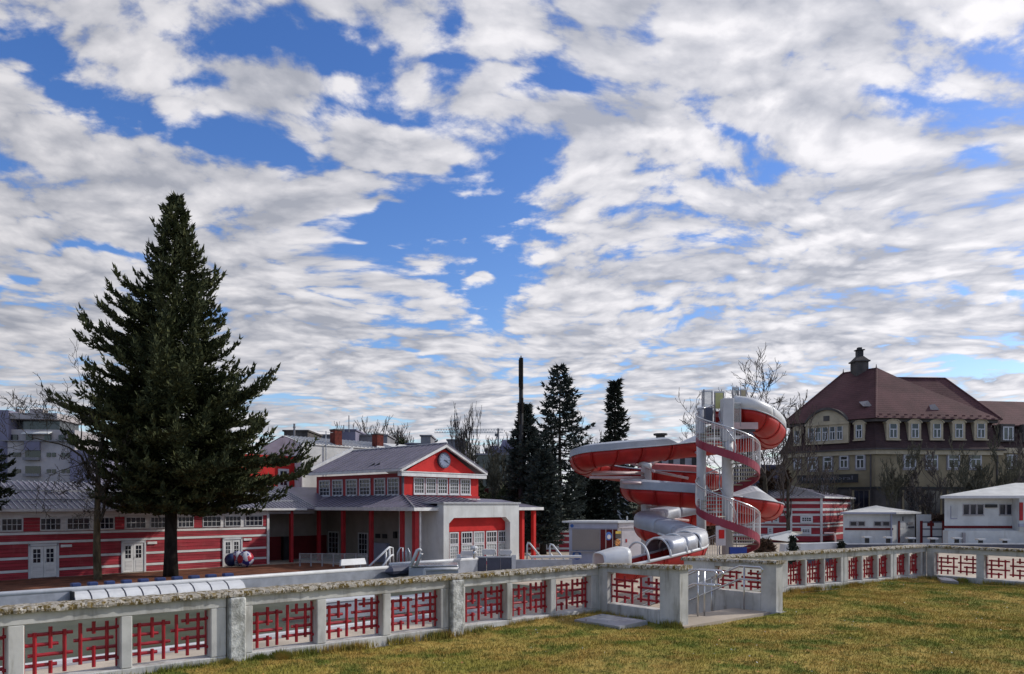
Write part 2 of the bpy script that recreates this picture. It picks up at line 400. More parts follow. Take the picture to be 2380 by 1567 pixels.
def grass_mat(name, dark=1.0):
    m = bpy.data.materials.new(name); m.use_nodes = True; t = NT(m.node_tree); b = t.n['Principled BSDF']
    P = t.new('ShaderNodeNewGeometry').outputs['Position']; P2 = t.vec('MULTIPLY', P, (1,1,0))
    straw, olive, green, brown = [tuple(x*dark for x in c) for c in ((.47,.345,.10),(.29,.255,.055),(.12,.16,.028),(.38,.255,.07))]
    a = t.mix(t.ramp(t.noise(P2, .55, 4, .6), .38, .6), olive, straw)
    a = t.mix(t.math('MULTIPLY', t.ramp(t.noise(t.vec('ADD', P2, (5,1,0)), .75, 6, .68), .47, .60), .95), a, green)
    a = t.mix(t.math('MULTIPLY', t.ramp(t.noise(t.vec('ADD', P2, (2,8,0)), 1.1, 5, .65), .48, .62), .85), a, brown)
    a = t.mix(t.math('MULTIPLY', t.ramp(t.noise(P2, 4.2, 5, .7), .50, .64), .75), a, (.075*dark,.085*dark,.018*dark))
    a = t.mix(t.math('MULTIPLY', t.ramp(t.noise(t.vec('ADD', P2, (9,9,0)), 22, 3, .7), .55, .75), .5), a, (.36*dark,.26*dark,.10*dark))
    t.put(b.inputs['Base Color'], a); b.inputs['Roughness'].default_value = .9; b.inputs['Specular IOR Level'].default_value = .08
    bn = t.new('ShaderNodeBump'); bn.inputs['Strength'].default_value = .7; bn.inputs['Distance'].default_value = .04
    t.put(bn.inputs['Height'], t.noise(P, 18, 6, .75)); t.l.new(bn.outputs[0], b.inputs['Normal']); M[name] = m
grass_mat('lawn', 1.0); grass_mat('grass_blades', 1.15)
def water_mat():
    m = bpy.data.materials.new('pool_water'); m.use_nodes = True; t = NT(m.node_tree); b = t.n['Principled BSDF']
    P = t.new('ShaderNodeNewGeometry').outputs['Position']
    a = t.mix(t.ramp(t.noise(P, .5, 3, .5), .35, .65), (.05,.058,.035), (.085,.09,.058))
    t.put(b.inputs['Base Color'], a); b.inputs['Roughness'].default_value = .45; b.inputs['Specular IOR Level'].default_value = .25
    bn = t.new('ShaderNodeBump'); bn.inputs['Strength'].default_value = .25; bn.inputs['Distance'].default_value = .03
    t.put(bn.inputs['Height'], t.noise(P, 4, 3, .5)); t.l.new(bn.outputs[0], b.inputs['Normal']); M['water'] = m
water_mat()
def tile_mat(name, c, rowh=.34, ang=0.0):
    m = bpy.data.materials.new(name); m.use_nodes = True; t = NT(m.node_tree); b = t.n['Principled BSDF']
    P = t.new('ShaderNodeNewGeometry').outputs['Position']; x, y, z = t.sep(P)
    row = t.math('FRACT', t.math('DIVIDE', z, rowh))
    a = t.mix(t.ramp(t.noise(P, .35, 5, .6), .3, .7), tuple(k*.72 for k in c), tuple(k*1.18 for k in c))
    a = t.mix(t.math('MULTIPLY', t.ramp(t.noise(t.vec('MULTIPLY', P, (3,3,9)), 1.0, 3, .7), .45, .7), .4), a, tuple(k*.55 for k in c))
    t.put(b.inputs['Base Color'], a); b.inputs['Roughness'].default_value = .8; b.inputs['Specular IOR Level'].default_value = .2
    bn = t.new('ShaderNodeBump'); bn.inputs['Strength'].default_value = .9; bn.inputs['Distance'].default_value = .09
    t.put(bn.inputs['Height'], t.math('POWER', row, 2.0)); bn.invert = True; t.l.new(bn.outputs[0], b.inputs['Normal']); M[name] = m
tile_mat('roof_tile', (.098,.043,.045)); tile_mat('mansard_tile', (.058,.034,.034), .3)
def ball_mat():
    m = bpy.data.materials.new('ball_swirl'); m.use_nodes = True; t = NT(m.node_tree); b = t.n['Principled BSDF']
    P = t.new('ShaderNodeTexCoord').outputs['Object']
    n = t.noise(P, 1.9, 1, .4, 1.2)
    a = t.mix(t.ramp(n, .44, .48), (.02,.03,.20), (.55,.56,.62)); a = t.mix(t.ramp(t.noise(t.vec('ADD', P, (4,4,4)), 1.4, 1, .4), .54, .57), a, (.40,.02,.04))
    t.put(b.inputs['Base Color'], a); b.inputs['Roughness'].default_value = .35; M['ball'] = m
ball_mat()
# ------------------------------------------------------------------ plan of the place
DECK = -2.5                                                # pool level, 2.5 m below the lawn
W0 = Vector((-5.94, 8.73)); W1 = Vector((1.74, 15.2))      # left balustrade, front face
angW = math.atan2(W1.y-W0.y, W1.x-W0.x)
FW = Fr(W0.x, W0.y, 0, angW)
dW = Vector((math.cos(angW), math.sin(angW)))
FJ1 = Fr(W1.x, W1.y, 0, angW-R(90))                        # wing 1, toward the viewer
FJ2 = Fr(4.1, 17.27, 0, R(-50))                            # wing 2
WR0 = Vector((4.1, 17.27)); WR1 = Vector((12.5, 22.75)); angR = math.atan2(WR1.y-WR0.y, WR1.x-WR0.x)
FR_ = Fr(WR0.x, WR0.y, 0, angR)
FC = Fr(WR1.x, WR1.y, 0, angR-R(90)-R(1))                  # right balustrade, back toward the viewer
# ------------------------------------------------------------------ ground sheets
def structure(o): o['kind'] = 'structure'; return o
g = MB().poly([(-3500,-3500,DECK-.06),(3500,-3500,DECK-.06),(3500,3500,DECK-.06),(-3500,3500,DECK-.06)]).build('ground', M['asphalt']); structure(g)
pv = MB().poly([(-70,-6,DECK),(70,-6,DECK),(90,95,DECK),(-70,95,DECK)]).build('pool_deck', M['paving']); structure(pv)
# lawn: height sheet with soft undulation, ending at the balustrade
def ylim(x):
    lin = lambda a, b: a[1]+(x-a[0])*(b[1]-a[1])/(b[0]-a[0])
    if x < W1.x: return lin(W0, W1)
    if x < 3.03: return lin((1.74,15.2), (3.03,13.65))
    if x < 5.5: return lin((3.03,13.65), (5.5,15.35))
    if x < 12.5: return lin(WR0, WR1)
    p = FC.w(0,0,0); q = FC.w(10,0,0); return lin(p, q)
def hz(x, y):
    return .035*math.sin(x*.9+y*.5)+.03*math.sin(y*1.3-x*.4+1)+.015*math.sin(x*3.1)*math.sin(y*2.7)-.02
xs = sorted(set([round(-15+i*.16, 3) for i in range(int(37/.16))]+[1.739,1.741,3.03,5.4999,5.5001,12.5]))
V = []; F = []; ny = 90
for x in xs:
    yl = ylim(x)+.05; y0 = -14.0
    for j in range(ny):
        t = j/(ny-1); t = 1-(1-t)**1.6; y = y0+(yl-y0)*t
        V.append((x, y, hz(x, y)))
for i in range(len(xs)-1):
    if abs(xs[i]-5.4999) < 1e-4: continue
    for j in range(ny-1):
        a = i*ny+j; F.append((a, a+ny, a+ny+1, a+1))
b = len(V)
for k in range(9):                                          # strip of turf behind wing 2
    x = 4.15+k*.17; V += [(x, WR0.y-(x-4.1)*1.19+.25, hz(x, 16)), (x, min(ylim(5.6)+.1, WR0.y+(x-4.1)*.65), hz(x, 17))]
for k in range(8): F.append((b+2*k, b+2*k+2, b+2*k+3, b+2*k+1))
me = bpy.data.meshes.new('lawn'); me.from_pydata(V, [], F); me.materials.append(M['lawn']); me.polygons.foreach_set('use_smooth', [True]*len(F))
structure(link('lawn', me, None, (0,0,0)))
# low retaining walls that carry the balustrade, from the pool deck to the turf
mb = MB(FW).box(-12, 10.3, .02, .40, DECK, .0); mb.fr = FR_; mb.box(0, 10.05, .02, .40, DECK, 0); mb.fr = FC; mb.box(0, 14, .02, .4, DECK, 0)
mb.fr = FJ1; mb.box(0, 2.0, .03, .27, DECK, 0); mb.fr = FJ2; mb.box(0, 2.4, -.27, -.03, DECK, 0)
structure(mb.build('retaining_wall', M['plaster']))
# turf blades
def blades():
    N = 290000
    # denser near the viewer
    x = rng.uniform(-7, 20, N*3); d = 6.5+18*rng.random(N*3)**1.15; y = d
    k = (np.abs(x)/y < 1.15); x = x[k]; y = y[k]
    yl = np.array([ylim(a) for a in x]); k = (y < yl-.02); x = x[k][:N]; y = y[k][:N]
    z = .035*np.sin(x*.9+y*.5)+.03*np.sin(y*1.3-x*.4+1)+.015*np.sin(x*3.1)*np.sin(y*2.7)-.02
    n = len(x); cl = .5+.5*np.sin(x*2.3+np.sin(y*1.7)*2)*np.sin(y*2.9+np.sin(x*1.3)*2)
    h = rng.uniform(.012, .036, n)*(1+.5*cl)+ (rng.random(n) < .01)*.035
    a = rng.uniform(0, 2*np.pi, n); w = rng.uniform(.004, .011, n); lean = rng.uniform(0, .035, n); b_ = rng.uniform(0, 2*np.pi, n)
    P0 = np.stack([x-np.cos(a)*w, y-np.sin(a)*w, z-.01], 1); P1 = np.stack([x+np.cos(a)*w, y+np.sin(a)*w, z-.01], 1)
    P2 = np.stack([x+np.cos(b_)*lean, y+np.sin(b_)*lean, z+h], 1)
    V = np.empty((n*3, 3)); V[0::3] = P0; V[1::3] = P1; V[2::3] = P2
    raw_mesh('grass', V, np.arange(n*3).reshape(-1, 3), M['grass_blades'], kind='stuff')
blades()
def fringe():
    V = []
    def line(fr, x0, x1, n, side=-1):
        x = rng.uniform(x0, x1, n); k = (np.sin(x*3.1+1)+np.sin(x*7.3)+rng.normal(0,.8,n)) > -.2; x = x[k]; m = len(x); y = side*(.0+rng.random(m)**2*.16)-.01
        px = fr.o[0]+fr.c*x-fr.s*y; py = fr.o[1]+fr.s*x+fr.c*y; h = rng.uniform(.03, .10, m)*(1.2-np.abs(y)*4); a = rng.uniform(0, 6.28, m); w = rng.uniform(.004,.010,m); l = rng.uniform(0,.06,m)
        v = np.empty((m*3,3)); v[0::3] = np.stack([px-w*np.cos(a), py-w*np.sin(a), 0*px-.05],1); v[1::3] = np.stack([px+w*np.cos(a), py+w*np.sin(a), 0*px-.05],1)
        v[2::3] = np.stack([px+l*np.cos(a+1.5), py+l*np.sin(a+1.5), h],1); V.append(v)
    line(FW, -3, 10, 9000); line(FR_, 1.5, 10, 5000); line(FC, 0, 12, 6000); line(FJ1, 0, 2.1, 1500)
    v = np.concatenate(V); raw_mesh('grass', v, np.arange(len(v)).reshape(-1,3), M['grass_blades'], kind='stuff')
    # daisies and fallen leaves scattered over the turf
    for nm, mm, n, s in (('daisies', 'cover_white', 160, .012), ('fallen_leaves', 'orange_print', 90, .022)):
        x = rng.uniform(-4, 16, n*6); y = rng.uniform(9, 21, n*6); k = np.array([b < ylim(a)-.3 for a, b in zip(x, y)]); x = x[k][:n]; y = y[k][:n]; m = len(x)
        z = .05+0*x; a = rng.uniform(0, 6.28, m); v = np.empty((m*4,3))
        for j in range(4): v[j::4] = np.stack([x+s*np.cos(a+j*1.57), y+s*np.sin(a+j*1.57), z+rng.uniform(-.005,.012,m)], 1)
        raw_mesh(nm, v, np.arange(m*4).reshape(-1,4), M[mm], kind='stuff')
fringe()
# tussocks against the foot of the wall
def tussock(x, y, s, label, n=420):
    a = rng.uniform(0, 2*np.pi, n); r = s*np.sqrt(rng.random(n)); px = x+np.cos(a)*r; py = y+np.sin(a)*r*.7
    h = s*rng.uniform(.5, 1.15, n)*(1.1-(r/s)**1.6*.6); l = rng.uniform(.1, .55, n)*s; w = .008+.008*rng.random(n)
    b_ = a+rng.uniform(-1, 1, n)
    V = np.empty((n*3, 3)); V[0::3] = np.stack([px-w, py, 0*px-.03], 1); V[1::3] = np.stack([px+w, py, 0*px-.03], 1)
    V[2::3] = np.stack([px+np.cos(b_)*l, py+np.sin(b_)*l, h], 1)
    o = raw_mesh('grass_tuft', V, np.arange(n*3).reshape(-1, 3), M['grass_blades'], loc=(x, y, 0)); tag(o, label, 'grass tuft', 'dry grass tufts along the wall foot')
p = FW.w(FW.xu(640), -.2, 0); tussock(p[0], p[1], .13, 'round brown grass tuft against the wall foot, just right of the rough pillar')
p = FW.w(FW.xu(520), -.14, 0); tussock(p[0], p[1], .09, 'small dry grass tuft at the foot of the left rough pillar', 260)
p = FW.w(FW.xu(598), -.12, 0); tussock(p[0], p[1], .10, 'low yellowish tuft in front of the rough pillar base', 220)
p = FC.w(1.2, -.25, 0); tussock(p[0], p[1], .12, 'green grass tuft in the shaded corner of the right balustrade', 220)
# slabs lying in the turf
def slab(name, pts, label):
    o = MB().slab([(x, y, .045) for x, y in pts], .09).build(name, M['steel_dull']); tag(o, label, 'slab', 'slabs lying in the lawn')
q = [at(1312,1442,1)]*0
def onz(u, v, z=0.0):
    d = (EYE-z)*FPX/(v-HYP); return ((u-CXP)/FPX*d, d)
slab('paving_slab', [onz(1400,1432), onz(1505,1448), onz(1440,1462), onz(1335,1446)], 'grey blue slab in the grass beside the entrance wing')
slab('paving_slab', [onz(2176,1343), onz(2215,1349), onz(2228,1356), onz(2188,1352)], 'small grey slab in the grass by the right-hand balustrade')
# ------------------------------------------------------------------ balustrade
VB = [(.117,.18,.96),(.276,.09,.49),(.276,.72,.95),(.42,.16,.945),(.586,.08,.86),(.73,.07,.30),(.73,.53,.935),(.874,.08,.845)]
HB = [(.23,.05,.51),(.415,0,.36),(.605,.05,.51),(.79,0,.345),(.225,.655,1.0),(.405,.517,.95),(.585,.655,1.0),(.78,.51,1.0)]
def grille(fr, parent, x0, x1, z0, z1, y=.15, flip=False):
    w = x1-x0; h = z1-z0
    g = MB(fr)
    g.box(x1-.03, x1-.012, y-.02, y+.02, z0+.02, z1-.03)
    for t in (.2, .8): g.tube([(x1-.04, y-.03, z1-t*h), (x1+.01, y-.03, z1-t*h)], .022, 8)
    G = g.build('grille', M['red_bar'], parent)
    MB(fr).tube([(x0+.012, y, z0+.01), (x0+.012, y, z1-.04)], .011, 6).build('bar', M['red_bar'], G)
    for u, a, c in VB:
        MB(fr).tube([(x0+u*w, y-.012, z1-a*h), (x0+u*w, y-.012, z1-c*h)], .0235, 8).build('bar', M['red_bar'], G)
    for t, a, c in HB:
        MB(fr).tube([(x0+a*w, y+.012, z1-t*h), (x0+c*w-(.03 if c == 1 else 0), y+.012, z1-t*h)], .0235, 8).build('bar', M['red_bar'], G)
    return G
CAPZ = 1.0
def capstone(fr, parent, x0, x1, z0=.905, z1=.972, y0=-.06, y1=.36, dz=0.0):
    n = max(2, int((x1-x0)/.05)); prof = [(y0, z0), (y0-.008, (z0+z1)/2), (y0+.01, z1), ((y0+y1)/2, z1+.012), (y1-.01, z1), (y1, z0)]
    V = []; k = len(prof)
    for i in range(n+1):
        x = x0+(x1-x0)*i/n; e = dz*i/n
        for (y, z) in prof: V.append((x, y+random.uniform(-.010,.010), z+e+random.uniform(-.006,.006)))
    F = [(i*k+j, (i+1)*k+j, (i+1)*k+(j+1) % k, i*k+(j+1) % k) for i in range(n) for j in range(k)]
    F += [tuple(range(k)), tuple(n*k+j for j in range(k-1, -1, -1))]
    MB(fr).add(V, F).build('capstone', M['cap'], parent)
ZB, ZT = .09, .76
def balustrade(fr, label, x0, x1, bays, pillars=(), depth=.28, dz=0.0, endcap=False, rough=False):
    t = thing('balustrade', label, 'balustrade', fr.w((x0+x1)/2, .1, 0), 'balustrade lengths round the lawn')
    m = MB(fr)
    m.box(x0+.003, x1-.003, .004, depth, -.12, ZB)
    m.build('plinth', M['plaster'], t, bevel=.012)
    m = MB(fr).box(x0+.003, x1-.003, .0, depth, ZT, .905+dz); m.build('top_beam', M['plaster'], t, bevel=.008)
    edges = [x0+.003]
    for a, b in bays: edges += [a, b]
    edges.append(x1-.003)
    for i in range(0, len(edges), 2):
        if edges[i+1]-edges[i] > .02:
            MB(fr).box(edges[i], edges[i+1], .002, depth-.002, ZB-.002, ZT+.002).build('post', M['plaster'], t, bevel=.012)
    for a, b in pillars:
        MB(fr).box(a, b, -.075, depth+.01, -.14, .895).build('pillar', M['rough_plaster'], t, bevel=.02, label='rough rendered pillar standing proud of the wall')
    for a, b in bays: grille(fr, t, a, b, ZB+.004, ZT-.004, y=depth*.55)
    capstone(fr, t, x0, x1, dz=dz)
    return t
X = FW.xu
balustrade(FW, 'lichen-capped white balustrade with two red grilles, lengths nearest the viewer at left', -2.6, X(527),
           [(X(-260), X(17)), (X(57), X(281)), (X(308), X(490))])
balustrade(FW, 'lichen-capped white balustrade between the two rough pillars, three red grilles', X(527)+.012, X(1044),
           [(X(588), X(737)), (X(759), X(890)), (X(909), X(1025))], pillars=[(X(530), X(568))])
balustrade(FW, 'lichen-capped balustrade length running up to the entrance wing, three red grilles', X(1044)+.012, FW.xu(1396),
           [(X(1082), X(1178.6)), (X(1192), X(1280.5)), (X(1293.6), X(1375))], pillars=[(X(1046), X(1074))])
# wing 1 (toward the viewer), front face looks left-forward, wing 2 likewise
def wing(fr, label, L, o0, o1, side, dz=0.0, h0=.22, h1=.84):
    t = thing('entrance_wing', label, 'wall', fr.w(L/2, 0, 0), 'walls flanking the entrance stairs')
    y0, y1 = (0, .26) if side > 0 else (-.26, 0)
    y0, y1 = (-.0, .26) if side > 0 else (-.26, -.0)
    top = lambda x: .93+dz*x/L
    def blk(xa, xb, za, zb, name):
        MB(fr).extr([(xa, za), (xb, za), (xb, zb if zb < .9 else top(xb)), (xa, zb if zb < .9 else top(xa))], y0, y1).build(name, M['plaster'], t, bevel=.008)
    s_ = -1.0 if side < 0 else -.16
    blk(.0, o0, s_, .93, 'pier'); blk(o1, L, s_, .93, 'pier'); blk(o0+.003, o1-.003, s_, h0, 'sill_wall'); blk(o0+.003, o1-.003, h1, .93, 'lintel')
    grille(fr, t, o0+.0, o1-.0, h0+.004, h1-.004, y=(y0+y1)/2)
    capstone(fr, t, -.04, L+.05, z0=.925, z1=.99, y0=y0-.06, y1=y1+.06, dz=dz)
    return t
J = FJ1.xu
wing(FJ1, 'white entrance wing wall nearest the viewer with one red grille and squared end pier', 2.02, J(1411)-.0, J(1533), 1, dz=.085)
K = FJ2.xu
wing(FJ2, 'white entrance wing wall right of the handrails, red grille seen behind the rails', 2.30, K(1661, -.26), K(1768, -.26), -1, dz=.05, h0=.34, h1=.85)
X = FR_.xu; zx = lambda z: (2700+z/2.51)/1.533
balustrade(FR_, 'balustrade length right of the entrance wing with three narrow-looking red grilles', .25, X(zx(770)),
           [(X(zx(272)), X(zx(425))), (X(zx(443)), X(zx(594))), (X(zx(606)), X(zx(745)))])
balustrade(FR_, 'middle balustrade length on the far side of the lawn, three red grilles', X(zx(770))+.012, X(zx(1215)),
           [(X(zx(812)), X(zx(930))), (X(zx(944)), X(zx(1070))), (X(zx(1085)), X(zx(1190)))])
balustrade(FR_, 'short balustrade length ending in the far right corner of the lawn', X(zx(1215))+.012, X(zx(1512)),
           [(X(zx(1245)), X(zx(1350))), (X(zx(1362)), X(zx(1462))), (X(zx(1476)), X(zx(1503)))])
X = FC.xu
xa = X(2171); w_ = X(2244)-xa; pitch = 1.40
balustrade(FC, 'shaded balustrade along the right edge of the lawn with dark looking grilles', .02, .35+xa+pitch*6,
           [(xa+pitch*i, xa+pitch*i+1.19) for i in range(6)])
# ------------------------------------------------------------------ entrance stairs going down to the pool
FS = Fr(3.03, 13.65, 0, angW+R(90))        # local x = down the stairs (back-left); local y = to the left ... use -y for the stair width
def stairs():
    t = thing('entrance_stairs', 'pale concrete stairs descending between the two wing walls', 'stairs', FS.w(1.5, -1.6, -1))
    MB(FS).box(-.1, .75, -3.15, -.02, -.3, -.015).build('landing', M['paving'], t)
    n = 16
    for i in range(n):
        x = .75+i*.34; z = -.015-(i+1)*.15
        MB(FS).box(x, x+.37, -3.15, -.02, z-.3, z).build('step', M['paving'], t)
stairs()
def handrail(label, y, x0, dx=0):
    t = thing('handrail', label, 'handrail', FS.w(x0+1, y, 0), 'steel handrails on the entrance stairs')
    for off, h in ((0, .90), (0, .62)):
        pts = [(x0+.03, y, h-.13), (x0-.06, y, h-.10), (x0-.09, y, h-.04), (x0-.03, y, h), (x0+.45, y, h), (x0+4.6, y, h-4.15*.44)]
        if h < .8: pts = [(x0-.03, y, h), (x0+.45, y, h), (x0+4.6, y, h-4.15*.44)]
        MB(FS).tube(pts, .021, 8).build('rail', M['steel'], t, smooth=True)
    for px in (.35, 1.15, 2.4, 3.6):
        zt = .9-max(0, px-.45)*.44; zb = -.02-max(0, (px-.6))*.44
        MB(FS).tube([(x0+px, y, zb-.1), (x0+px, y, zt)], .018, 8).build('upright', M['steel'], t, smooth=True)
handrail('bright steel handrail in the middle of the stairs, left one of the pair', -1.25, .15)
handrail('bright steel handrail in the middle of the stairs, right one of the pair', -1.42, .12)
handrail('thin grey handrail fixed along the right-hand wing wall', -2.78, .1)
# ------------------------------------------------------------------ pools
angP = R(43.5)
FN = Fr(-12.3, 23.0, DECK, angP)            # near edge of the leisure pool
FP = Fr(-21.3, 31.3, DECK, R(44.4))            # far rim of the pool
def pools():
    t = thing('near_pool_edge', 'white pool gutter edge seen through the left balustrade openings', 'pool edge', FN.w(0,0,0))
    MB(FN).box(-9, 17, -.02, .18, -.02, .14).build('gutter_edge', M['cover_white'], t, bevel=.02)
    MB(FN).box(-9, 17, .181, .7, -.3, .03).build('gutter', M['steel_dull'], t)
    MB(FN).box(-9, 17, -.34, -.022, -.02, .012).build('grating', M['window_grey'], t)
    w = MB(FN).box(-9, 24, .7, 13.2, -.02, .014).build('pool_water', M['water']); structure(w)
    t = thing('pool_wall', 'long raised steel pool wall with a white rounded rim, left of the bench board', 'pool', FP.w(9, .3, 0))
    MB(FP).box(-6, 19.7, .06, .32, .01, .90).build('wall_panel', M['steel_dull'], t)
    MB(FP).tube([(-6, .14, .95), (19.8, .14, .95)], .12, 10).build('rim', M['cover_white'], t, smooth=True)
    MB(FP).box(19.72, 26.6, -.02, .30, .01, 1.08).build('wall_panel', M['steel_dull'], t)
    MB(FP).tube([(19.65, .1, 1.12), (26.7, .1, 1.12)], .12, 10).build('rim', M['cover_white'], t, smooth=True)
pools()
def lounger(label, x, w):
    t = thing('water_lounger', label, 'lounger', FP.w(x, 0, .1), 'curved steel loungers on the pool rim')
    P = [(-.60, .02), (-.66, .22), (-.65, .42), (-.54, .62), (-.34, .77), (-.05, .86), (.22, .87)]
    n = len(P); V = []; 
    for xx in (x+.03, x+w-.03):
        V += [(xx, a, b) for a, b in P]; 
    V += [(x+.03, .22, .02), (x+w-.03, .22, .02)]
    F = [(i, n+i, n+i+1, i+1) for i in range(n-1)]+[tuple([2*n]+list(range(n-1, -1, -1))), tuple(list(range(n, 2*n))+[2*n+1])]
    F += [(2*n, 0, n, 2*n+1), (n-1, 2*n, 2*n+1, 2*n-1)]
    MB(FP).add(V, F).build('shell', M['cover_white'], t); MB(FP).tube([(x+.01, a*1.01, b+.01) for a, b in P], .022, 5).build('joint_strip', M['dark_steel'], t)
    MB(FP).box(x+w*.10, x+w*.66, .12, .48, 1.04, 1.22).build('head_pad', M['blue_pad'], t, bevel=.04)
    return t
xl = [FP.xu(171+ (568-171)*i/10.0, -.4) for i in range(11)]
names = ['leftmost', 'second', 'third', 'fourth', 'fifth', 'sixth', 'seventh', 'eighth', 'ninth', 'rightmost']
for i in range(10): lounger('curved white lounger with blue head pad, %s in the row of ten' % (names[i]+(' from left' if 0 < i < 9 else '')), xl[i], xl[i+1]-xl[i])
MB(FP).extr([(0,0)]*0 or [(xl[0]-.03,.02),(xl[0]-.03,.9),(xl[0]+.02,.9),(xl[0]+.02,.02)], -.5, .1).build('dark_end_plate', M['black'], None)
bpy.data.objects['dark_end_plate'].name = 'end_plate'; tag(bpy.data.objects['end_plate'], 'black triangular end plate at the left end of the loungers', 'plate')
# wooden sun deck between the pool and the striped hall, real boards
def sundeck():
    t = thing('sun_deck', 'brown timber sun deck between the pool wall and the striped hall', 'deck', FP.w(8, 6, 0))
    y0 = .9; k = 0
    t2 = MB(FP).box(-7, 21.8, y0-.10, y0+.02, .0, .10).build('edge_beam', M['wood_edge'], t)
    MB(FP).box(-7, 20.5, y0-.50, y0-.11, .0, .05).build('edge_step', M['wood_edge'], t)
    while y0 < 17.6:
        w = .42
        MB(FP).box(-9, 24.5-(.0 if y0 > 5 else 1.2), y0+.025, y0+w, .0, .06).build('board', M['wood_deck'], t)
        y0 += w+.012; k += 1
sundeck()
# bench board right of the deck
def bench():
    p = FP.xu(815); t = thing('pool_bench', 'cream white slanted bench board on two short legs above the pool wall', 'bench', FP.w(p, .8, 1.1))
    a = FP.xu(787, .7); b = FP.xu(846, .7)
    MB(FP).add([(a,.45,1.22),(b,.45,1.22),(b,.62,1.56),(a+.15,.62,1.56),(a,.60,1.16),(b,.60,1.16),(b,.80,1.50),(a+.15,.80,1.50)],
               [(0,1,2,3),(7,6,5,4),(0,4,5,1),(1,5,6,2),(2,6,7,3),(3,7,4,0)]).build('board', M['cover_white'], t)
    for q in (a+.3, b-.3): MB(FP).box(q-.04, q+.04, .6, .75, .3, 1.2).build('leg', M['steel_dull'], t)
bench()
# metal box, dark cover and steel basin to the right of the pool wall
def basin():
    t = thing('steel_basin', 'shiny stainless steel basin with a white rail along its rim', 'pool', (-4.2, 44, DECK))
    D = 44.0; F0 = Fr(at(950,0,D).x, D, DECK, R(4))
    x1 = F0.xu(1066)
    MB(F0).box(0, x1, 0, 2.0, 0, 1.05).build('tank', M['steel_dull'], t, bevel=.03)
    MB(F0).box(.1, x1-.05, -.06, 2.06, 1.06, 1.17).build('lid', M['steel'], t, bevel=.03)
    MB(F0).tube([(.9, -.25, .95), (x1-.05, -.25, .97)], .09, 10).build('rail', M['cover_white'], t, smooth=True)
    MB(F0).tube([(F0.xu(987), -.25, .1), (F0.xu(987), -.25, .95)], .10, 8).build('rail_post', M['cover_white'], t)
    t = thing('rolled_cover', 'dark navy rolled pool cover with a pointed end beside the steel basin', 'pool cover', (-7, 43.5, DECK+.8))
    a = FP.xu(893, -.35); b = FP.xu(953, -.35)
    MB(FP).tube([(a, -.35, .74), (a+.45, -.35, .78), (b, -.35, .80)], [.03, .30, .33], 10).build('roll', M['dark_steel'], t)
basin()
def farwall():
    D = 50.0; F0 = Fr(at(1066,0,D).x, D, DECK, R(2)); x1 = F0.xu(1196); x2 = F0.xu(1330)
    t = thing('swimming_pool_wall', 'dark blue grey raised pool wall in front of the arched portal', 'pool', F0.w(3, 0, 0))
    n = 4
    for i in range(n): MB(F0).box(x1*i/n+.01, x1*(i+1)/n-.01, 0, .4, 0, 1.18-.0).build('wall_panel', M['dark_steel'], t)
    MB(F0).box(-.1, x1+.1, -.06, .5, 1.185, 1.27).build('coping', M['steel_dull'], t)
    MB(F0).box(x1+.1, x2, .0, .4, 0, 1.05).build('wall_panel', M['steel_dull'], t)
    MB(F0).tube([(x1+1.1, -.1, 1.24), (x2+.6, -.1, 1.26)], .10, 8).build('white_roll', M['cover_white'], t)
    for u, h in ((1066, 1.55), (1194, 1.5)):
        q = F0.xu(u); MB(F0).box(q-.14, q+.14, -.12, .1, .2, h-.12).build('white_post', M['cover_white'], t)
farwall()
# pool handrails
def tube_thing(name, label, cat, paths, r, mat_, group=None, n=6):
    t = thing(name, label, cat, Vector(paths[0][0]), group)
    for p in paths: MB().tube(p, r, n).build('tube', mat_, t, smooth=True)
    return t
def A_(u, v, d): return tuple(at(u, v, d))
tube_thing('pool_handrail', 'sloping white pool handrail just right of the bench board', 'handrail',
   [[A_(858,1317,46), A_(898,1278,47), A_(905,1272,47.2), A_(912,1273,47.4), A_(914,1317,47.5)], [A_(889,1317,46), A_(908,1292,47), A_(914,1290,47.2)],
    [A_(905,1275,47.2), A_(906,1320,47.2)], [A_(897,1282,47), A_(897,1320,47)]], .07, M['cover_white'])
tube_thing('pool_handrail', 'upright hooped white pool handrail in front of the porch', 'handrail',
   [[A_(922,1318,48), A_(924,1285,48), A_(930,1273,48), A_(936,1273,48), A_(937,1318,48)], [A_(944,1318,48), A_(943,1280,48), A_(948,1275,48), A_(952,1284,48), A_(951,1318,48)]], .055, M['steel_dull'])
tube_thing('pool_handrail', 'thick white leaning handrails rising from the steel basin', 'handrail',
   [[A_(954,1318,43.4), A_(970,1279,43.4), A_(975,1277,43.4), A_(978,1281,43.4)], [A_(967,1316,43.6), A_(978,1288,43.6), A_(982,1290,43.6)]], .11, M['cover_white'])
tube_thing('pool_handrail', 'white handrail of the stairs right of the portal, left one', 'handrail',
   [[A_(1262,1301,52), A_(1232,1264,52), A_(1227,1262,52), A_(1225,1268,52), A_(1225,1300,52)], [A_(1240,1301,52), A_(1228,1288,52), A_(1226,1290,52)]], .07, M['cover_white'])
tube_thing('pool_handrail', 'white handrail of the stairs right of the portal, right one', 'handrail',
   [[A_(1312,1301,51), A_(1285,1267,52), A_(1280,1265,52), A_(1278,1270,52), A_(1278,1300,52)], [A_(1292,1301,52), A_(1280,1288,52), A_(1279,1292,52)]], .07, M['cover_white'])
tube_thing('pool_shower', 'slim pool shower post with a round white head by the portal', 'shower',
   [[A_(1102,1298,49), A_(1102,1276,49), ], ], .09, M['steel'])
o = MB().lathe(0,0,[(.02,0),(.24,.02),(.26,.14),(.15,.25),(.02,.28)], 10); o.v = [(a+A_(1102,1278,49)[0], b+49, c+A_(1102,1278,49)[2]) for a,b,c in o.v]
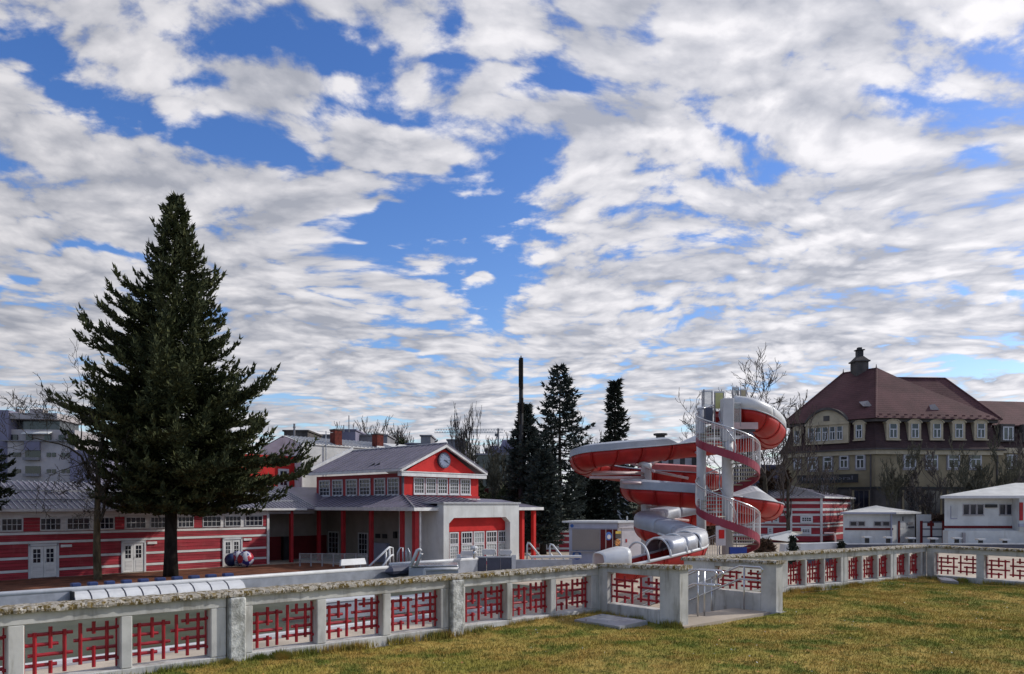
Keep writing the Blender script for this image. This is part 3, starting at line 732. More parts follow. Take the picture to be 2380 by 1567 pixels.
o = o.build('shower_head', M['cover_white'], bpy.data.objects['pool_shower'])
# low fence on the deck in front of the porch
def lowfence():
    F0 = Fr(at(697,0,57.0).x, 57.0, DECK, R(-2)); x1 = F0.xu(853)
    t = thing('low_railing', 'low pale railing in front of the dark porch', 'railing', F0.w(2, 0, 0)); n = 7
    MB(F0).bar((0,0,1.02), (x1,0,1.02), .05).build('top_rail', M['window_grey'], t)
    MB(F0).bar((0,0,.35), (x1,0,.35), .04).build('lower_rail', M['window_grey'], t)
    for i in range(n): MB(F0).box(x1*i/(n-1)-.05, x1*i/(n-1)+.05, -.05, .05, .0, 1.06).build('fence_post', M['window_grey'], t)
    MB(F0).poly([(.0,.02,.38),(x1,.02,.38),(x1,.02,1.0),(0,.02,1.0)]).build('mesh_infill', M['clear_panel'], t)
lowfence()
# white boats of loungers by the portal
def stacked(u0, u1, v0, v1, d, label):
    t = thing('sun_lounger', label, 'sun lounger', at((u0+u1)/2, v1, d), 'white loungers by the portal')
    a = at(u0, v0, d); b = at(u1, v1, d); w = b.x-a.x; h = a.z-b.z
    F0 = Fr(a.x, d, b.z, 0)
    MB(F0).extr([(0,h*.55),(w*.06,h),(w*.94,h),(w,h*.6),(w*.88,.1*h),(w*.12,.1*h)], 0, .7).build('seat_shell', M['cover_white'], t)
    for q in (.15*w, .85*w): MB(F0).box(q-.04, q+.04, .1, .6, DECK-b.z, .1*h).build('leg', M['steel_dull'], t)
stacked(1070,1107,1281,1293,56, 'white lounger standing in front of the portal, left one')
stacked(1119,1152,1277,1291,55, 'white curved lounger before the portal windows, middle one')
stacked(1160,1190,1279,1291,55.5, 'white boxy lounger at the right pier of the portal')
# beach balls and ring in front of the right-hand double door
def ball(u, v, d, r, m, label):
    p = at(u, v, d); p.z = DECK+.07+r; bm = bmesh.new(); bmesh.ops.create_uvsphere(bm, u_segments=20, v_segments=14, radius=r)
    me = bpy.data.meshes.new('beach_ball'); bm.to_mesh(me); bm.free(); me.materials.append(m); me.polygons.foreach_set('use_smooth', [True]*len(me.polygons))
    o = link('beach_ball', me, None, p); tag(o, label, 'ball', 'painted balls by the door'); return o
ball(538, 1303, 56.8, .50, M['blue_pad'], 'dark blue ball half hidden at the foot of the right-hand door')
ball(571, 1300, 56.2, .60, M['ball'], 'blue white and red swirled ball in front of the right-hand door')
ball(554, 1298, 57.0, .58, M['ball'], 'swirled ball behind, between the dark blue and the front ball')
# things on the near deck, glimpsed through the openings
def decktub(u, d, w, h, m, label, cat='box', name='pool_box'):
    p = at(u, 0, d); F0 = Fr(p.x, d, DECK, R(40)); t = thing(name, label, cat, F0.w(0,0,0))
    MB(F0).box(-w/2, w/2, -.4, .4, .0, h).build('body', m, t, bevel=.04); MB(F0).box(-w/2-.04, w/2+.04, -.44, .44, h, h+.07).build('lid', M['cover_white'], t)
decktub(815, 31.5, 3.2, .75, M['steel_dull'], 'blue grey pool box seen through the balustrade right of the rough pillar')
decktub(972, 33.5, 3.4, .6, M['steel_dull'], 'low grey pool box seen through the third grille after the rough pillar')
tube_thing('floodlight_stand', 'two white floodlights on a post seen through the balustrade', 'light',
   [[A_(846,1440,33), A_(846,1372,33)], [A_(838,1378,33), A_(858,1376,33)]], .04, M['cover_white'])
# ------------------------------------------------------------------ shared building parts
angA = R(47.3)
FB = Fr(-30.3, 48.6, DECK, angA)
def window(fr, parent, x0, x1, z0, z1, y=0.0, cols=3, rows=2, fw=.06, mw=.03, fm='window_white', gm='glass_dark', proud=.07, sill=True, name='window'):
    m = MB(fr)
    m.box(x0, x0+fw, y-proud, y-.002, z0, z1); m.box(x1-fw, x1, y-proud, y-.002, z0, z1)
    m.box(x0+fw, x1-fw, y-proud, y-.002, z1-fw, z1); m.box(x0+fw, x1-fw, y-proud, y-.002, z0, z0+fw)
    a, b, c, d = x0+fw, x1-fw, z0+fw, z1-fw
    for i in range(1, cols): q = a+(b-a)*i/cols; m.box(q-mw/2, q+mw/2, y-proud*.6, y-.012, c, d)
    for i in range(1, rows): q = c+(d-c)*i/rows; m.box(a, b, y-proud*.55, y-.014, q-mw/2, q+mw/2)
    if sill: m.box(x0-.04, x1+.04, y-proud-.06, y-.003, z0-.06, z0-.002)
    W = m.build(name, M[fm], parent)
    MB(fr).box(a, b, y-.010, y-.003, c, d).build('glass', M[gm], W)
    return W
def seams(fr, parent, p0, p1, q0, q1, n, r=.028, m='metal_roof'):
    """standing seams from eave line p0-p1 to ridge line q0-q1"""
    for i in range(n+1):
        t = i/n; a = [p0[k]+(p1[k]-p0[k])*t for k in range(3)]; b = [q0[k]+(q1[k]-q0[k])*t for k in range(3)]
        if (Vector(a)-Vector(b)).length < .4: continue
        a[2] += r; b[2] += r; MB(fr).bar(a, b, r*1.3, r*2.2).build('seam', M[m], parent)
def planks(fr, parent, x0, x1, bands, y=0.0, n_red=3):
    """horizontal siding: each course is a board of its own"""
    for (z0, z1, c) in bands:
        k = n_red if c == 'r' else 1; h = (z1-z0)/k
        for i in range(k):
            pr = .035 if c == 'w' else .018
            a, b = z0+i*h, z0+(i+1)*h-.022
            MB(fr).add([(x0,y-pr-.012,a),(x1,y-pr-.012,a),(x1,y-pr+.006,b),(x0,y-pr+.006,b),(x0,y,a),(x1,y,a),(x1,y,b),(x0,y,b)],
               [(0,1,2,3),(0,4,5,1),(3,2,6,7),(0,3,7,4),(1,5,6,2)]).build('plank', M['white_plank' if c == 'w' else 'red_plank'], parent)
# ------------------------------------------------------------------ striped changing hall
BANDS = [(.0,.42,'r'),(.42,.60,'w'),(.60,1.23,'r'),(1.23,1.41,'w'),(1.41,2.22,'r'),(2.22,2.40,'w'),(2.40,2.80,'r'),(2.80,2.98,'w')]
def striped_hall():
    X = FB.xu; xl, xr = X(-140), X(622)
    t = thing('striped_changing_hall', 'long red and white striped hall with double doors behind the big fir', 'building', FB.w(0,0,0))
    MB(FB).box(xl, xr-.02, .003, 8.5, 0, 4.30).build('wall', M['dark_red'], t)
    doors = [(X(65), X(136)), (X(281), X(338)), (X(516), X(562)), (X(-132), X(-90))]
    ev = [xl]+sorted([q for d in doors for q in d])+[xr]
    ev = ev if ev[1] > xl else ev[2:]
    sp = [(ev[i], ev[i+1]) for i in range(0, len(ev)-1, 2)]
    for a, b in sp: planks(FB, t, a, b, [q for q in BANDS if q[0] < 2.15])
    planks(FB, t, xl, xr, [q for q in BANDS if q[0] > 2.15])
    MB(FB).box(xl, xr, -.05, 0, 3.9, 4.28).build('frieze', M['white_plank'], t)
    zx = lambda z: z/1.564/1.533
    groups = [[(1128,1230),(1252,1342),(1365,1462)],[(698,812),(836,925),(988,1078)],[(222,340),(370,500),(530,635)],[(-150,-20),(5,125),(-300,-180)]]
    redp = [(1080,1125),(640,692),(180,222),(130,182),(1465,1492)]
    MB(FB).box(xl, xr, -.012, 0, 3.0, 3.9).build('window_band', M['white_plank'], t)
    for gq in groups:
        for a, b in gq: window(FB, t, X(zx(a)), X(zx(b)), 3.06, 3.86, y=-.012, cols=4, rows=2, fw=.05, mw=.03, sill=False)
    for a, b in redp:
        for i in range(4): MB(FB).box(X(zx(a)), X(zx(b)), -.05, -.013, 3.02+i*.22, 3.02+i*.22+.21).build('plank', M['red_plank'], t)
    MB(FB).box(xr-.10, xr+.10, -.10, .1, 0, 4.28).build('corner_board', M['white_paint'], t)
    MB(FB).box(xr-.02, xr, .1, 8.5, 0, 4.3).build('end_wall', M['beige_wall'], t)
    for i, (a, b) in enumerate(doors):
        d = MB(FB); w = b-a
        d.box(a, a+.12, -.12, 0, 0, 2.2); d.box(b-.12, b, -.12, 0, 0, 2.2); d.box(a, b, -.12, 0, 2.05, 2.2)
        D = d.build('door', M['window_white'], t)
        for k in range(2):
            u0 = a+.13+k*(w-.24)/2; u1 = u0+(w-.28)/2
            L = MB(FB).box(u0, u1, -.07, -.005, .03, 2.03).build('door_leaf', M['white_paint'], t)
            for rr in range(3):
                for cc in range(2):
                    q0 = u0+.14+(u1-u0-.28)*cc/2; q1 = q0+(u1-u0-.28)/2-.04; z0 = 1.0+rr*.3
                    MB(FB).box(q0, q1, -.078, -.068, z0, z0+.26).build('pane', M['glass_dark'], L)
            MB(FB).box(u0+.12, u1-.12, -.085, -.069, .2, .82).build('panel', M['white_plank'], L)
            if k: MB(FB).tube([(u0+.06, -.12, .95), (u0+.06, -.12, 1.12)], .015, 6).build('handle', M['zinc'], L)
        MB(FB).box(b+.1, b+.75, -.14, -.04, 1.93, 2.1).build('door_lamp', M['white_paint'], t)
    # gutter and roof
    MB(FB).box(xl-.3, xr+3.2, -.62, -.50, 4.28, 4.45).build('gutter', M['white_paint'], t)
    MB(FB).slab([(xl-.3,-.52,4.42),(X(736),-.52,4.42),(X(736)+5.6,5.6,6.35),(xl-.3,5.6,6.35)], .08).build('roof', M['metal_roof'], t)
    MB(FB).slab([(xl-.3,5.6,6.35),(X(700),5.6,6.35),(X(700),12,4.42),(xl-.3,12,4.42)], .08).build('roof', M['metal_roof'], t)
    MB(FB).box(xl, xr, -.5, .0, 4.26, 4.30).build('soffit', M['window_grey'], t)
    n = 74; x0 = xl-.3; x1 = X(736)
    for i in range(n):
        a = x0+(x1-x0)*i/n; MB(FB).bar((a,-.5,4.46),(a+.0,5.6,6.39), .035, .07).build('seam', M['zinc'], t)
    for k in range(2): MB(FB).box(xl+1, x1-1, 1.2+k*2.0, 1.24+k*2.0, 4.42+(1.72+k*2.0)*.315+.04, 4.42+(1.72+k*2.0)*.315+.14).build('snow_rail', M['zinc'], t)
striped_hall()
# ------------------------------------------------------------------ pavilion with porch
PI_ = FB.xu(737)                                    # inner corner along the hall front
FI = FB.sub(PI_, 0, 0, -R(90))                       # along the porch side, toward the viewer
HL = FI.xu(965)
FH = FB.sub(PI_, 0, 0, 0).sub(0, -HL, 0, 0)          # hip corner: x along the front, y inward
# FH: x = along gable front, y inward. porch side front is the plane x=0 (facing left), gable porch front is y=0
OX = 2.5; k_ = (937-CXP)/FPX
OY = FH.o
def solve_oy():
    for i in range(400):
        y = i*.02; p = FH.w(OX, y, 0)
        if p[0]/p[1] <= k_: return y
OYv = solve_oy()
FG = FH.sub(OX, OYv, 0, 0)                           # gable wall: x along, y=0 plane
GL = FG.xu(1120)-.45
FSd = Fr(*FG.w(0, 13.2, 0), FG.a-R(90))              # side wall: x runs toward the viewer
SL0 = FSd.xu(736)
Z_E = 7.30; Z_PR = 5.50; Z_PE = 4.28                 # eave, porch roof top, porch eave (above the pool level)
def pavilion():
    t = thing('clock_pavilion', 'red pavilion with white edged gable and clock above a columned porch', 'building', FG.w(3, 3, 0))
    # upper storey
    L = 13.2-SL0
    MB(FG).box(0, GL, 0, L, Z_PR-1.2, Z_E-.05).build('wall', M['bright_red'], t)
    MB(FG).box(-.012, -.002, .05, L, Z_PR-.6, Z_E-.05).build('side_wall', M['red_paint'], t)  # darker red sheet over the wall, the side's shade put into its colour
    # gable
    G = FG; mid = GL/2; ap = G.zv(1036, mid)
    MB(G).extr([(-.0, Z_E-.05), (GL, Z_E-.05), (mid, ap-.16)], .0, .3).build('gable_wall', M['bright_red'], t)
    MB(G).box(-.55, GL+.55, -.50, .0, Z_E-.30, Z_E+.02).build('cornice', M['white_paint'], t)
    MB(G).box(-.60, GL+.60, -.56, -.06, Z_E+.024, Z_E+.09).build('cornice_top', M['white_paint'], t)
    for s, e in ((-.62, Z_E+.02), (GL+.62, Z_E+.02)):
        MB(G).extr([(s, e), (s+(.0), e+.30), (mid, ap+.14), (mid, ap-.16)] if s < 0 else [(s, e), (mid, ap-.16), (mid, ap+.14), (s, e+.30)], -.54, -.30).build('rake_board', M['white_paint'], t)
    # roof: two slopes
    for s in (-1, 1):
        xe = -.62 if s < 0 else GL+.62
        p = [(xe,-.58,Z_E+.30),(mid,-.58,ap+.17),(mid,L+.3,ap+.17),(xe,L+.3,Z_E+.30)]
        if s > 0: p = p[::-1]
        MB(G).slab(p, .07).build('roof', M['metal_roof'], t)
    for i in range(19):
        yy = -.5+(L+.7)*i/18; MB(G).bar((-.6, yy, Z_E+.34), (mid, yy, ap+.20), .035, .07).build('seam', M['metal_roof'], t)
    MB(G).tube([(mid,-.58,ap+.20),(mid,L+.3,ap+.20)], .07, 6).build('ridge_cap', M['zinc'], t)
    MB(G).box(-.72,-.60,-.5,L+.3,Z_E+.06,Z_E+.26).build('gutter', M['white_paint'], t)
    MB(G).extr([(-.66,Z_E+.10),(-.66,Z_E+.62),(mid,ap+.50),(mid,ap+.0)], L+.3, L+.55).build('verge_board', M['white_paint'], t)
    # clock
    C = thing('clock', 'round black rimmed clock with a pale blue dial in the red gable', 'clock', G.w(mid, -.2, (Z_E+ap)/2-.10))
    cz = (Z_E+ap)/2-.05; cx = mid+.05; r = .66
    def disc(rr, y0, y1, m_, nm, par):
        return MB(G).extr([(cx+rr*math.cos(2*math.pi*i/28), cz+rr*math.sin(2*math.pi*i/28)) for i in range(28)], y0, y1).build(nm, m_, par)
    disc(r, -.22, .0, M['dark_steel'], 'clock_case', C); D = disc(r*.83, -.235, -.221, M['dial_blue'], 'dial', C)
    for i in range(12):
        a = 2*math.pi*i/12; MB(G).bar((cx+r*.66*math.cos(a), -.242, cz+r*.66*math.sin(a)), (cx+r*.78*math.cos(a), -.242, cz+r*.78*math.sin(a)), .05, .012, up=(0,1,.01)).build('hour_mark', M['black'], D)
    for a, l, w in ((R(-8), .30, .09), (R(-28), .42, .06)):
        MB(G).bar((cx-.08*math.cos(a), -.25, cz-.08*math.sin(a)), (cx+l*math.cos(a), -.25, cz+l*math.sin(a)), w, .015).build('hand', M['black'], D)
    # windows of the gable wall and of the side
    X = G.xu; z0, z1 = G.zv(1148, 4)-.05, G.zv(1113, 4)+.05
    wz = lambda z: (1000+z/2.644)/1.533
    for a, b in ((1250,1352),(1362,1463),(1473,1570),(1585,1677),(1690,1785)):
        window(G, t, X(wz(a)), X(wz(b)), z0, z1, cols=4, rows=4, fw=.11, mw=.045, fm='window_white', gm='glass_grey')
    MB(G).box(-.05, GL+.05, -.10, 0, z0-.34, z0-.12).build('string_course', M['red_paint'], t)
    Xs = lambda z: FSd.xu(wz(z))
    for a, b in ((368,470),(490,590),(620,725),(745,850),(885,990),(1010,1120)):
        window(FSd, t, Xs(a), min(Xs(b), 13.1), z0-.1, z1-.02, y=-.014, cols=3, rows=4, fw=.11, mw=.045)
    MB(FSd).box(13.12, 13.26, -.10, .06, Z_PR, Z_E-.1).build('downpipe', M['dark_steel'], t)
    # snow guards on the porch roof under the gable
    for i in range(13):
        x = 1.4+i*(GL-1.6)/13; MB(G).box(x, x+(GL-1.6)/13*.86, -.55, -.40, Z_PR-.45, Z_PR-.26).build('snow_guard', M['white_paint'], t)
    for u_, dx in ((716, 0),):
        pass
    # porch roof: side slope, hip, front slope
    H = FH; xe = H.xu(1252)
    zt = Z_PR; ze = Z_PE+.22
    far = HL+6.0
    p1 = [(-.45,-.45,ze),(OX,OYv,zt),(OX,far,zt),(-.45,HL-.45,ze)]
    MB(H).slab(p1, .07).build('porch_roof', M['metal_roof'], t)
    p2 = [(-.45,-.45,ze),(xe,-.45,ze),(xe,OYv,zt-.3),(OX,OYv,zt)]
    MB(H).slab(p2, .07).build('porch_roof', M['metal_roof'], t)
    for i in range(22):
        yy = -.2+(HL+2)*i/22
        f0 = max(0, min(1, (yy+.45)/(OYv+.45))); MB(H).bar((-.43, yy, ze+.04), (-.45+(OX+.45)*(f0 if f0 < 1 else 1), yy, ze+(zt-ze)*(f0 if f0 < 1 else 1)+.04), .04, .07).build('seam', M['metal_roof'], t)
    for i in range(14):
        xx = -.2+i*.62
        f0 = max(0, min(1, (xx+.45)/(OX+.45))); MB(H).bar((xx, -.43, ze+.04), (xx, -.45+(OYv+.45)*f0, ze+(zt-ze)*f0+.02), .04, .07).build('seam', M['metal_roof'], t)
    MB(H).tube([(-.45,-.45,ze+.05),(OX,OYv,zt+.05)], .06, 6).build('hip_cap', M['zinc'], t)
    MB(H).box(-.58,-.44,-.58,HL-.4,Z_PE,ze+.02).build('fascia', M['white_paint'], t)
    MB(H).box(-.44,xe,-.58,-.44,Z_PE,ze+.02).build('fascia', M['white_paint'], t)
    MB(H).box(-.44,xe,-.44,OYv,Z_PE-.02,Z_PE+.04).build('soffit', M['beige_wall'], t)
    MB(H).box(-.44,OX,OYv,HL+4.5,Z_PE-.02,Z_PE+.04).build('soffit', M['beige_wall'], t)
    # porch inside: back walls, red dado, doors, columns
    pd = 3.6
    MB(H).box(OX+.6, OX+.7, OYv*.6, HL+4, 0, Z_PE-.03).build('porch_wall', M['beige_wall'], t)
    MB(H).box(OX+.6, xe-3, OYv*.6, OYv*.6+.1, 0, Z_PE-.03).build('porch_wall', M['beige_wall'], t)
    F2 = Fr(*FH.w(OX+.6, HL+4, 0), FH.a-R(90))
    bx = lambda z: (900+z/2.239)/1.533
    for a, b in ((605,690),(845,922)):
        window(F2, t, F2.xu(bx(a)), F2.xu(bx(b)), .35, 2.35, cols=3, rows=4, fw=.1, mw=.03, gm='glass_dark')
    for a, b in ((985,1020),(1040,1075)):
        MB(F2).box(F2.xu(bx(a)), F2.xu(bx(b)), -.08, -.002, 1.95, 2.3).build('vent', M['black'], t)
    MB(F2).box(F2.xu(bx(975)), F2.xu(bx(1095)), -.35, -.002, .0, 1.55).build('counter', M['kiosk_shade_blue'], t)
    MB(F2).box(F2.xu(bx(1135)), F2.xu(bx(1155)), -.2, -.002, 2.0, 2.55).build('speaker', M['black'], t)
    # poster in the front porch
    FPst = FH.sub(0, OYv*.6, 0, 0)
    a, b = FPst.xu(bx(1330), -.02), FPst.xu(bx(1435), -.02)
    PO = MB(FPst).box(a, b, -.06, -.002, .55, 3.0).build('poster', M['dark_steel'], t)
    MB(FPst).extr([(a+.1*(b-a),2.0),(a+.55*(b-a),2.5),(a+.95*(b-a),2.1),(a+.7*(b-a),1.85),(a+.3*(b-a),1.7)], -.068, -.062).build('print', M['orange_print'], PO)
    MB(FPst).extr([(a+.35*(b-a),.8),(a+.6*(b-a),1.3),(a+.8*(b-a),.9),(a+.6*(b-a),.65)], -.068, -.062).build('print', M['yellow'], PO)
    # columns: side row then front row
    def column(fr, u, w=.27, m_='red_paint', y=0.0):
        x = fr.xu(u, y); MB(fr).box(x-w/2, x+w/2, y-w/2, y+w/2, 0, Z_PE-.03).build('column', M[m_], t)
    for u in (798, 863, 935): column(FI, u, y=.2)
    column(FB, 677, w=.25, y=.0); column(FB, 741, w=.25, y=.1)
    MB(FH).box(.0,.36,.0,.36,0,Z_PE-.03).build('column', M['red_paint'], t)
    MB(FH).box(.50,.66,.1,.26,0,Z_PE-.03).build('column', M['white_paint'], t)
    for u in (1213, 1240): column(FH, u, w=.30, y=.2, m_='bright_red')
    column(FH, 1062, w=.5, m_='white_paint', y=.1)
    # recess behind the first two columns: dark wall with red dado
    xr = FB.xu(622)
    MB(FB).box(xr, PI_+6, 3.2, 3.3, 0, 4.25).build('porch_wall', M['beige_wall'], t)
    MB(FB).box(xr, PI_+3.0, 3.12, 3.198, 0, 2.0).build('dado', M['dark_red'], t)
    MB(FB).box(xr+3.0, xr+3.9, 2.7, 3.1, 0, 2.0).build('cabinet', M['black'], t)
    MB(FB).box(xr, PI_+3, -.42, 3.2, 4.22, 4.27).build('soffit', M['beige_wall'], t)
    MB(FB).box(xr, PI_-.3, -.1, .1, 4.0, 4.22).build('lintel', M['window_grey'], t)
pavilion()
def pigeon(p, label):
    t = thing('bird', label, 'bird', p, 'birds sitting on the roofs')
    m = MB(); x, y, z = p
    m.tube([(x-.16,y,z+.10),(x-.04,y,z+.14),(x+.08,y,z+.2),(x+.12,y,z+.30),(x+.17,y,z+.31)], [.02,.075,.07,.045,.012], 7); m.build('body', M['black'], t, smooth=True)
    MB().tube([(x,y,z),(x,y,z+.1)], .012, 4).build('leg', M['black'], t)
gp = lambda x, y, z: Vector(FG.w(x, y, z))
pigeon(gp(.35, 4.4, Z_E+.62), 'small dark bird low on the grey pavilion roof, left of a pair'); pigeon(gp(.35, 3.7, Z_E+.62), 'small dark bird low on the grey pavilion roof, right of a pair')
pigeon(gp(GL/2, .8, FG.zv(1036, GL/2)+.24), 'dark bird on the gable peak of the pavilion'); pigeon(gp(GL/2, 6.0, FG.zv(1036, GL/2)+.24), 'dark bird midway along the pavilion ridge')
# ------------------------------------------------------------------ arched portal
def portal():
    F0 = FH.sub(0, -1.1, 0, 0); X = F0.xu
    t = thing('arched_portal', 'white rendered portal with a chamfered opening and tall paned windows under a red lintel', 'building', F0.w(X(1118), 0, 0))
    x0, x1 = X(1031), X(1206); H = F0.zv(1171, (x0+x1)/2); bx = lambda z: (900+z/2.239)/1.533
    a, b = X(bx(1567)), X(bx(2055)); zt = F0.zv((1450+882/2.239)/1.533, (a+b)/2); ch = .42
    MB(F0).box(x0, a, 0, .7, 0, H).build('pier', M['render_wall'], t); MB(F0).box(b, x1, 0, .7, 0, H).build('pier', M['render_wall'], t)
    MB(F0).extr([(a+.001,zt-ch),(a+ch*1.2,zt),(b-ch*1.2,zt),(b-.001,zt-ch),(b-.001,H),(a+.001,H)], .001, .699).build('head', M['render_wall'], t)
    MB(F0).box(x0, x0+.08, .7, 5.2, 0, H-.2).build('side_wall', M['render_wall'], t); MB(F0).box(x1-.08, x1, .7, 5.2, 0, H-.2).build('side_wall', M['render_wall'], t)
    MB(F0).box(x0-.1, x1+.12, -.12, 5.2, H+.003, H+.12).build('flat_roof', M['zinc'], t)
    MB(F0).box(a+.02, b-.02, .55, .68, zt-1.05, zt-.02).build('lintel', M['bright_red'], t)
    MB(F0).box(a+.02, b-.02, .60, .69, 0, zt-1.06).build('back_wall', M['bright_red'], t)
    ws = ((1567,1640),(1662,1750),(1760,1845),(1860,1945),(1955,2040))
    zt2 = zt-1.10
    for i, (p, q) in enumerate(ws):
        window(F0, t, X(bx(p), .6), X(bx(q), .6), zt2-.95, zt2, y=.6, cols=4, rows=2, fw=.09, mw=.05, gm='frosted' if i == 2 else 'glass_dark', sill=False)
        window(F0, t, X(bx(p), .6), X(bx(q), .6), .35, zt2-.97, y=.6, cols=4, rows=5, fw=.09, mw=.05, gm='frosted')
portal()
# ------------------------------------------------------------------ red and white upper hall behind with metal mansard, chimneys
def upper_hall():
    F0 = Fr(at(690,0,74).x, 74.0, DECK, angA); X = F0.xu
    t = thing('upper_hall', 'tall hall with a red wall, whitewashed end and weathered metal roof behind the pavilion', 'building', F0.w(0,0,0))
    xl = X(560); xr = X(990); zt = F0.zv(1033, 0); zr = F0.zv(1016, 1.2, 2.2)-.3
    MB(F0).box(xl, -.002, 0, 7, 0, zt-1.2).build('wall', M['bright_red'], t); MB(F0).add([(.0,-1.15,zt),(.0,6.9,zt),(.0,3.2,zr+.2),(.0,2.0,zr+.2)], [(0,1,2,3)]).build('gable_end', M['render_wall'], t)
    MB(F0).box(0, xr, -1.2, 7, 0, zt).build('end_wall', M['pale_roof'], t)
    MB(F0).box(-.25, .0, -1.3, -.0, 3.5, zt).build('corner_strip', M['white_paint'], t)
    MB(F0).slab([(.0,-1.3,zt+.02),(xr,-1.3,zt+.02),(xr-1,2.6,zr+.4),(.0,2.6,zr+.4)], .1).build('roof', M['pale_roof'], t)
    MB(F0).slab([(.0,2.6,zr+.4),(xr-1,2.6,zr+.4),(xr,7,zt),(.0,7,zt)], .1).build('roof', M['metal_roof'], t)
    for i in range(24):
        x = .2+i*.5; MB(F0).bar((x,-1.28,zt+.06),(x+.25,2.5,zr+.42),.05,.08).build('seam', M['zinc'], t)
    window(F0, t, X(646), X(671), F0.zv(1133,-1.5), F0.zv(1090,-1.5), cols=2, rows=3, fw=.22, mw=.07)
    n = 9
    for i in range(n): MB(F0).box(X(622)+i*.42, X(622)+i*.42+.34, -.5, -.35, F0.zv(1150,-2)-.1, F0.zv(1150,-2)+.06).build('snow_guard', M['white_paint'], t)
    MB(F0).tube([(X(740),-1.35,5),(X(740),-1.35,zt+1.4)], .05, 6).build('aerial_pole', M['zinc'], t)
    MB(F0).bar((X(740)-1.0,-1.35,zt+1.3),(X(740)+.8,-1.35,zt+1.3), .05).build('aerial_arm', M['zinc'], t)
    for u, v0, v1, y in ((781, 1031, 999, -.5), (878, 1030, 1009, -.3)):
        x = X(u, y); a = F0.zv(v0, x, y); b = F0.zv(v1, x, y)
        C = MB(F0).box(x-.42, x+.42, y-.45, y+.45, a-.8, b-.1).build('chimney', M['brick'], t)
        MB(F0).box(x-.47, x+.47, y-.50, y+.50, b-.098, b+.03).build('chimney_cap', M['dark_stone'], C)
        MB(F0).box(x-.50, x+.50, y-.53, y-.451, a-.8, a-.35).build('flashing', M['white_paint'], C)
    for u, v in ((848,1036),(866,1036)):
        x = X(u, 2); z = F0.zv(v, x, 2)
        m = MB(F0).tube([(x,2,z-.9),(x,2,z-.1)], .10, 8); m.tube([(x,2,z-.12),(x,2,z+.05),(x,2,z+.2),(x,2,z+.28)], [.14,.22,.2,.03], 8); m.build('roof_vent', M['pale_roof'], t, smooth=True)
upper_hall()
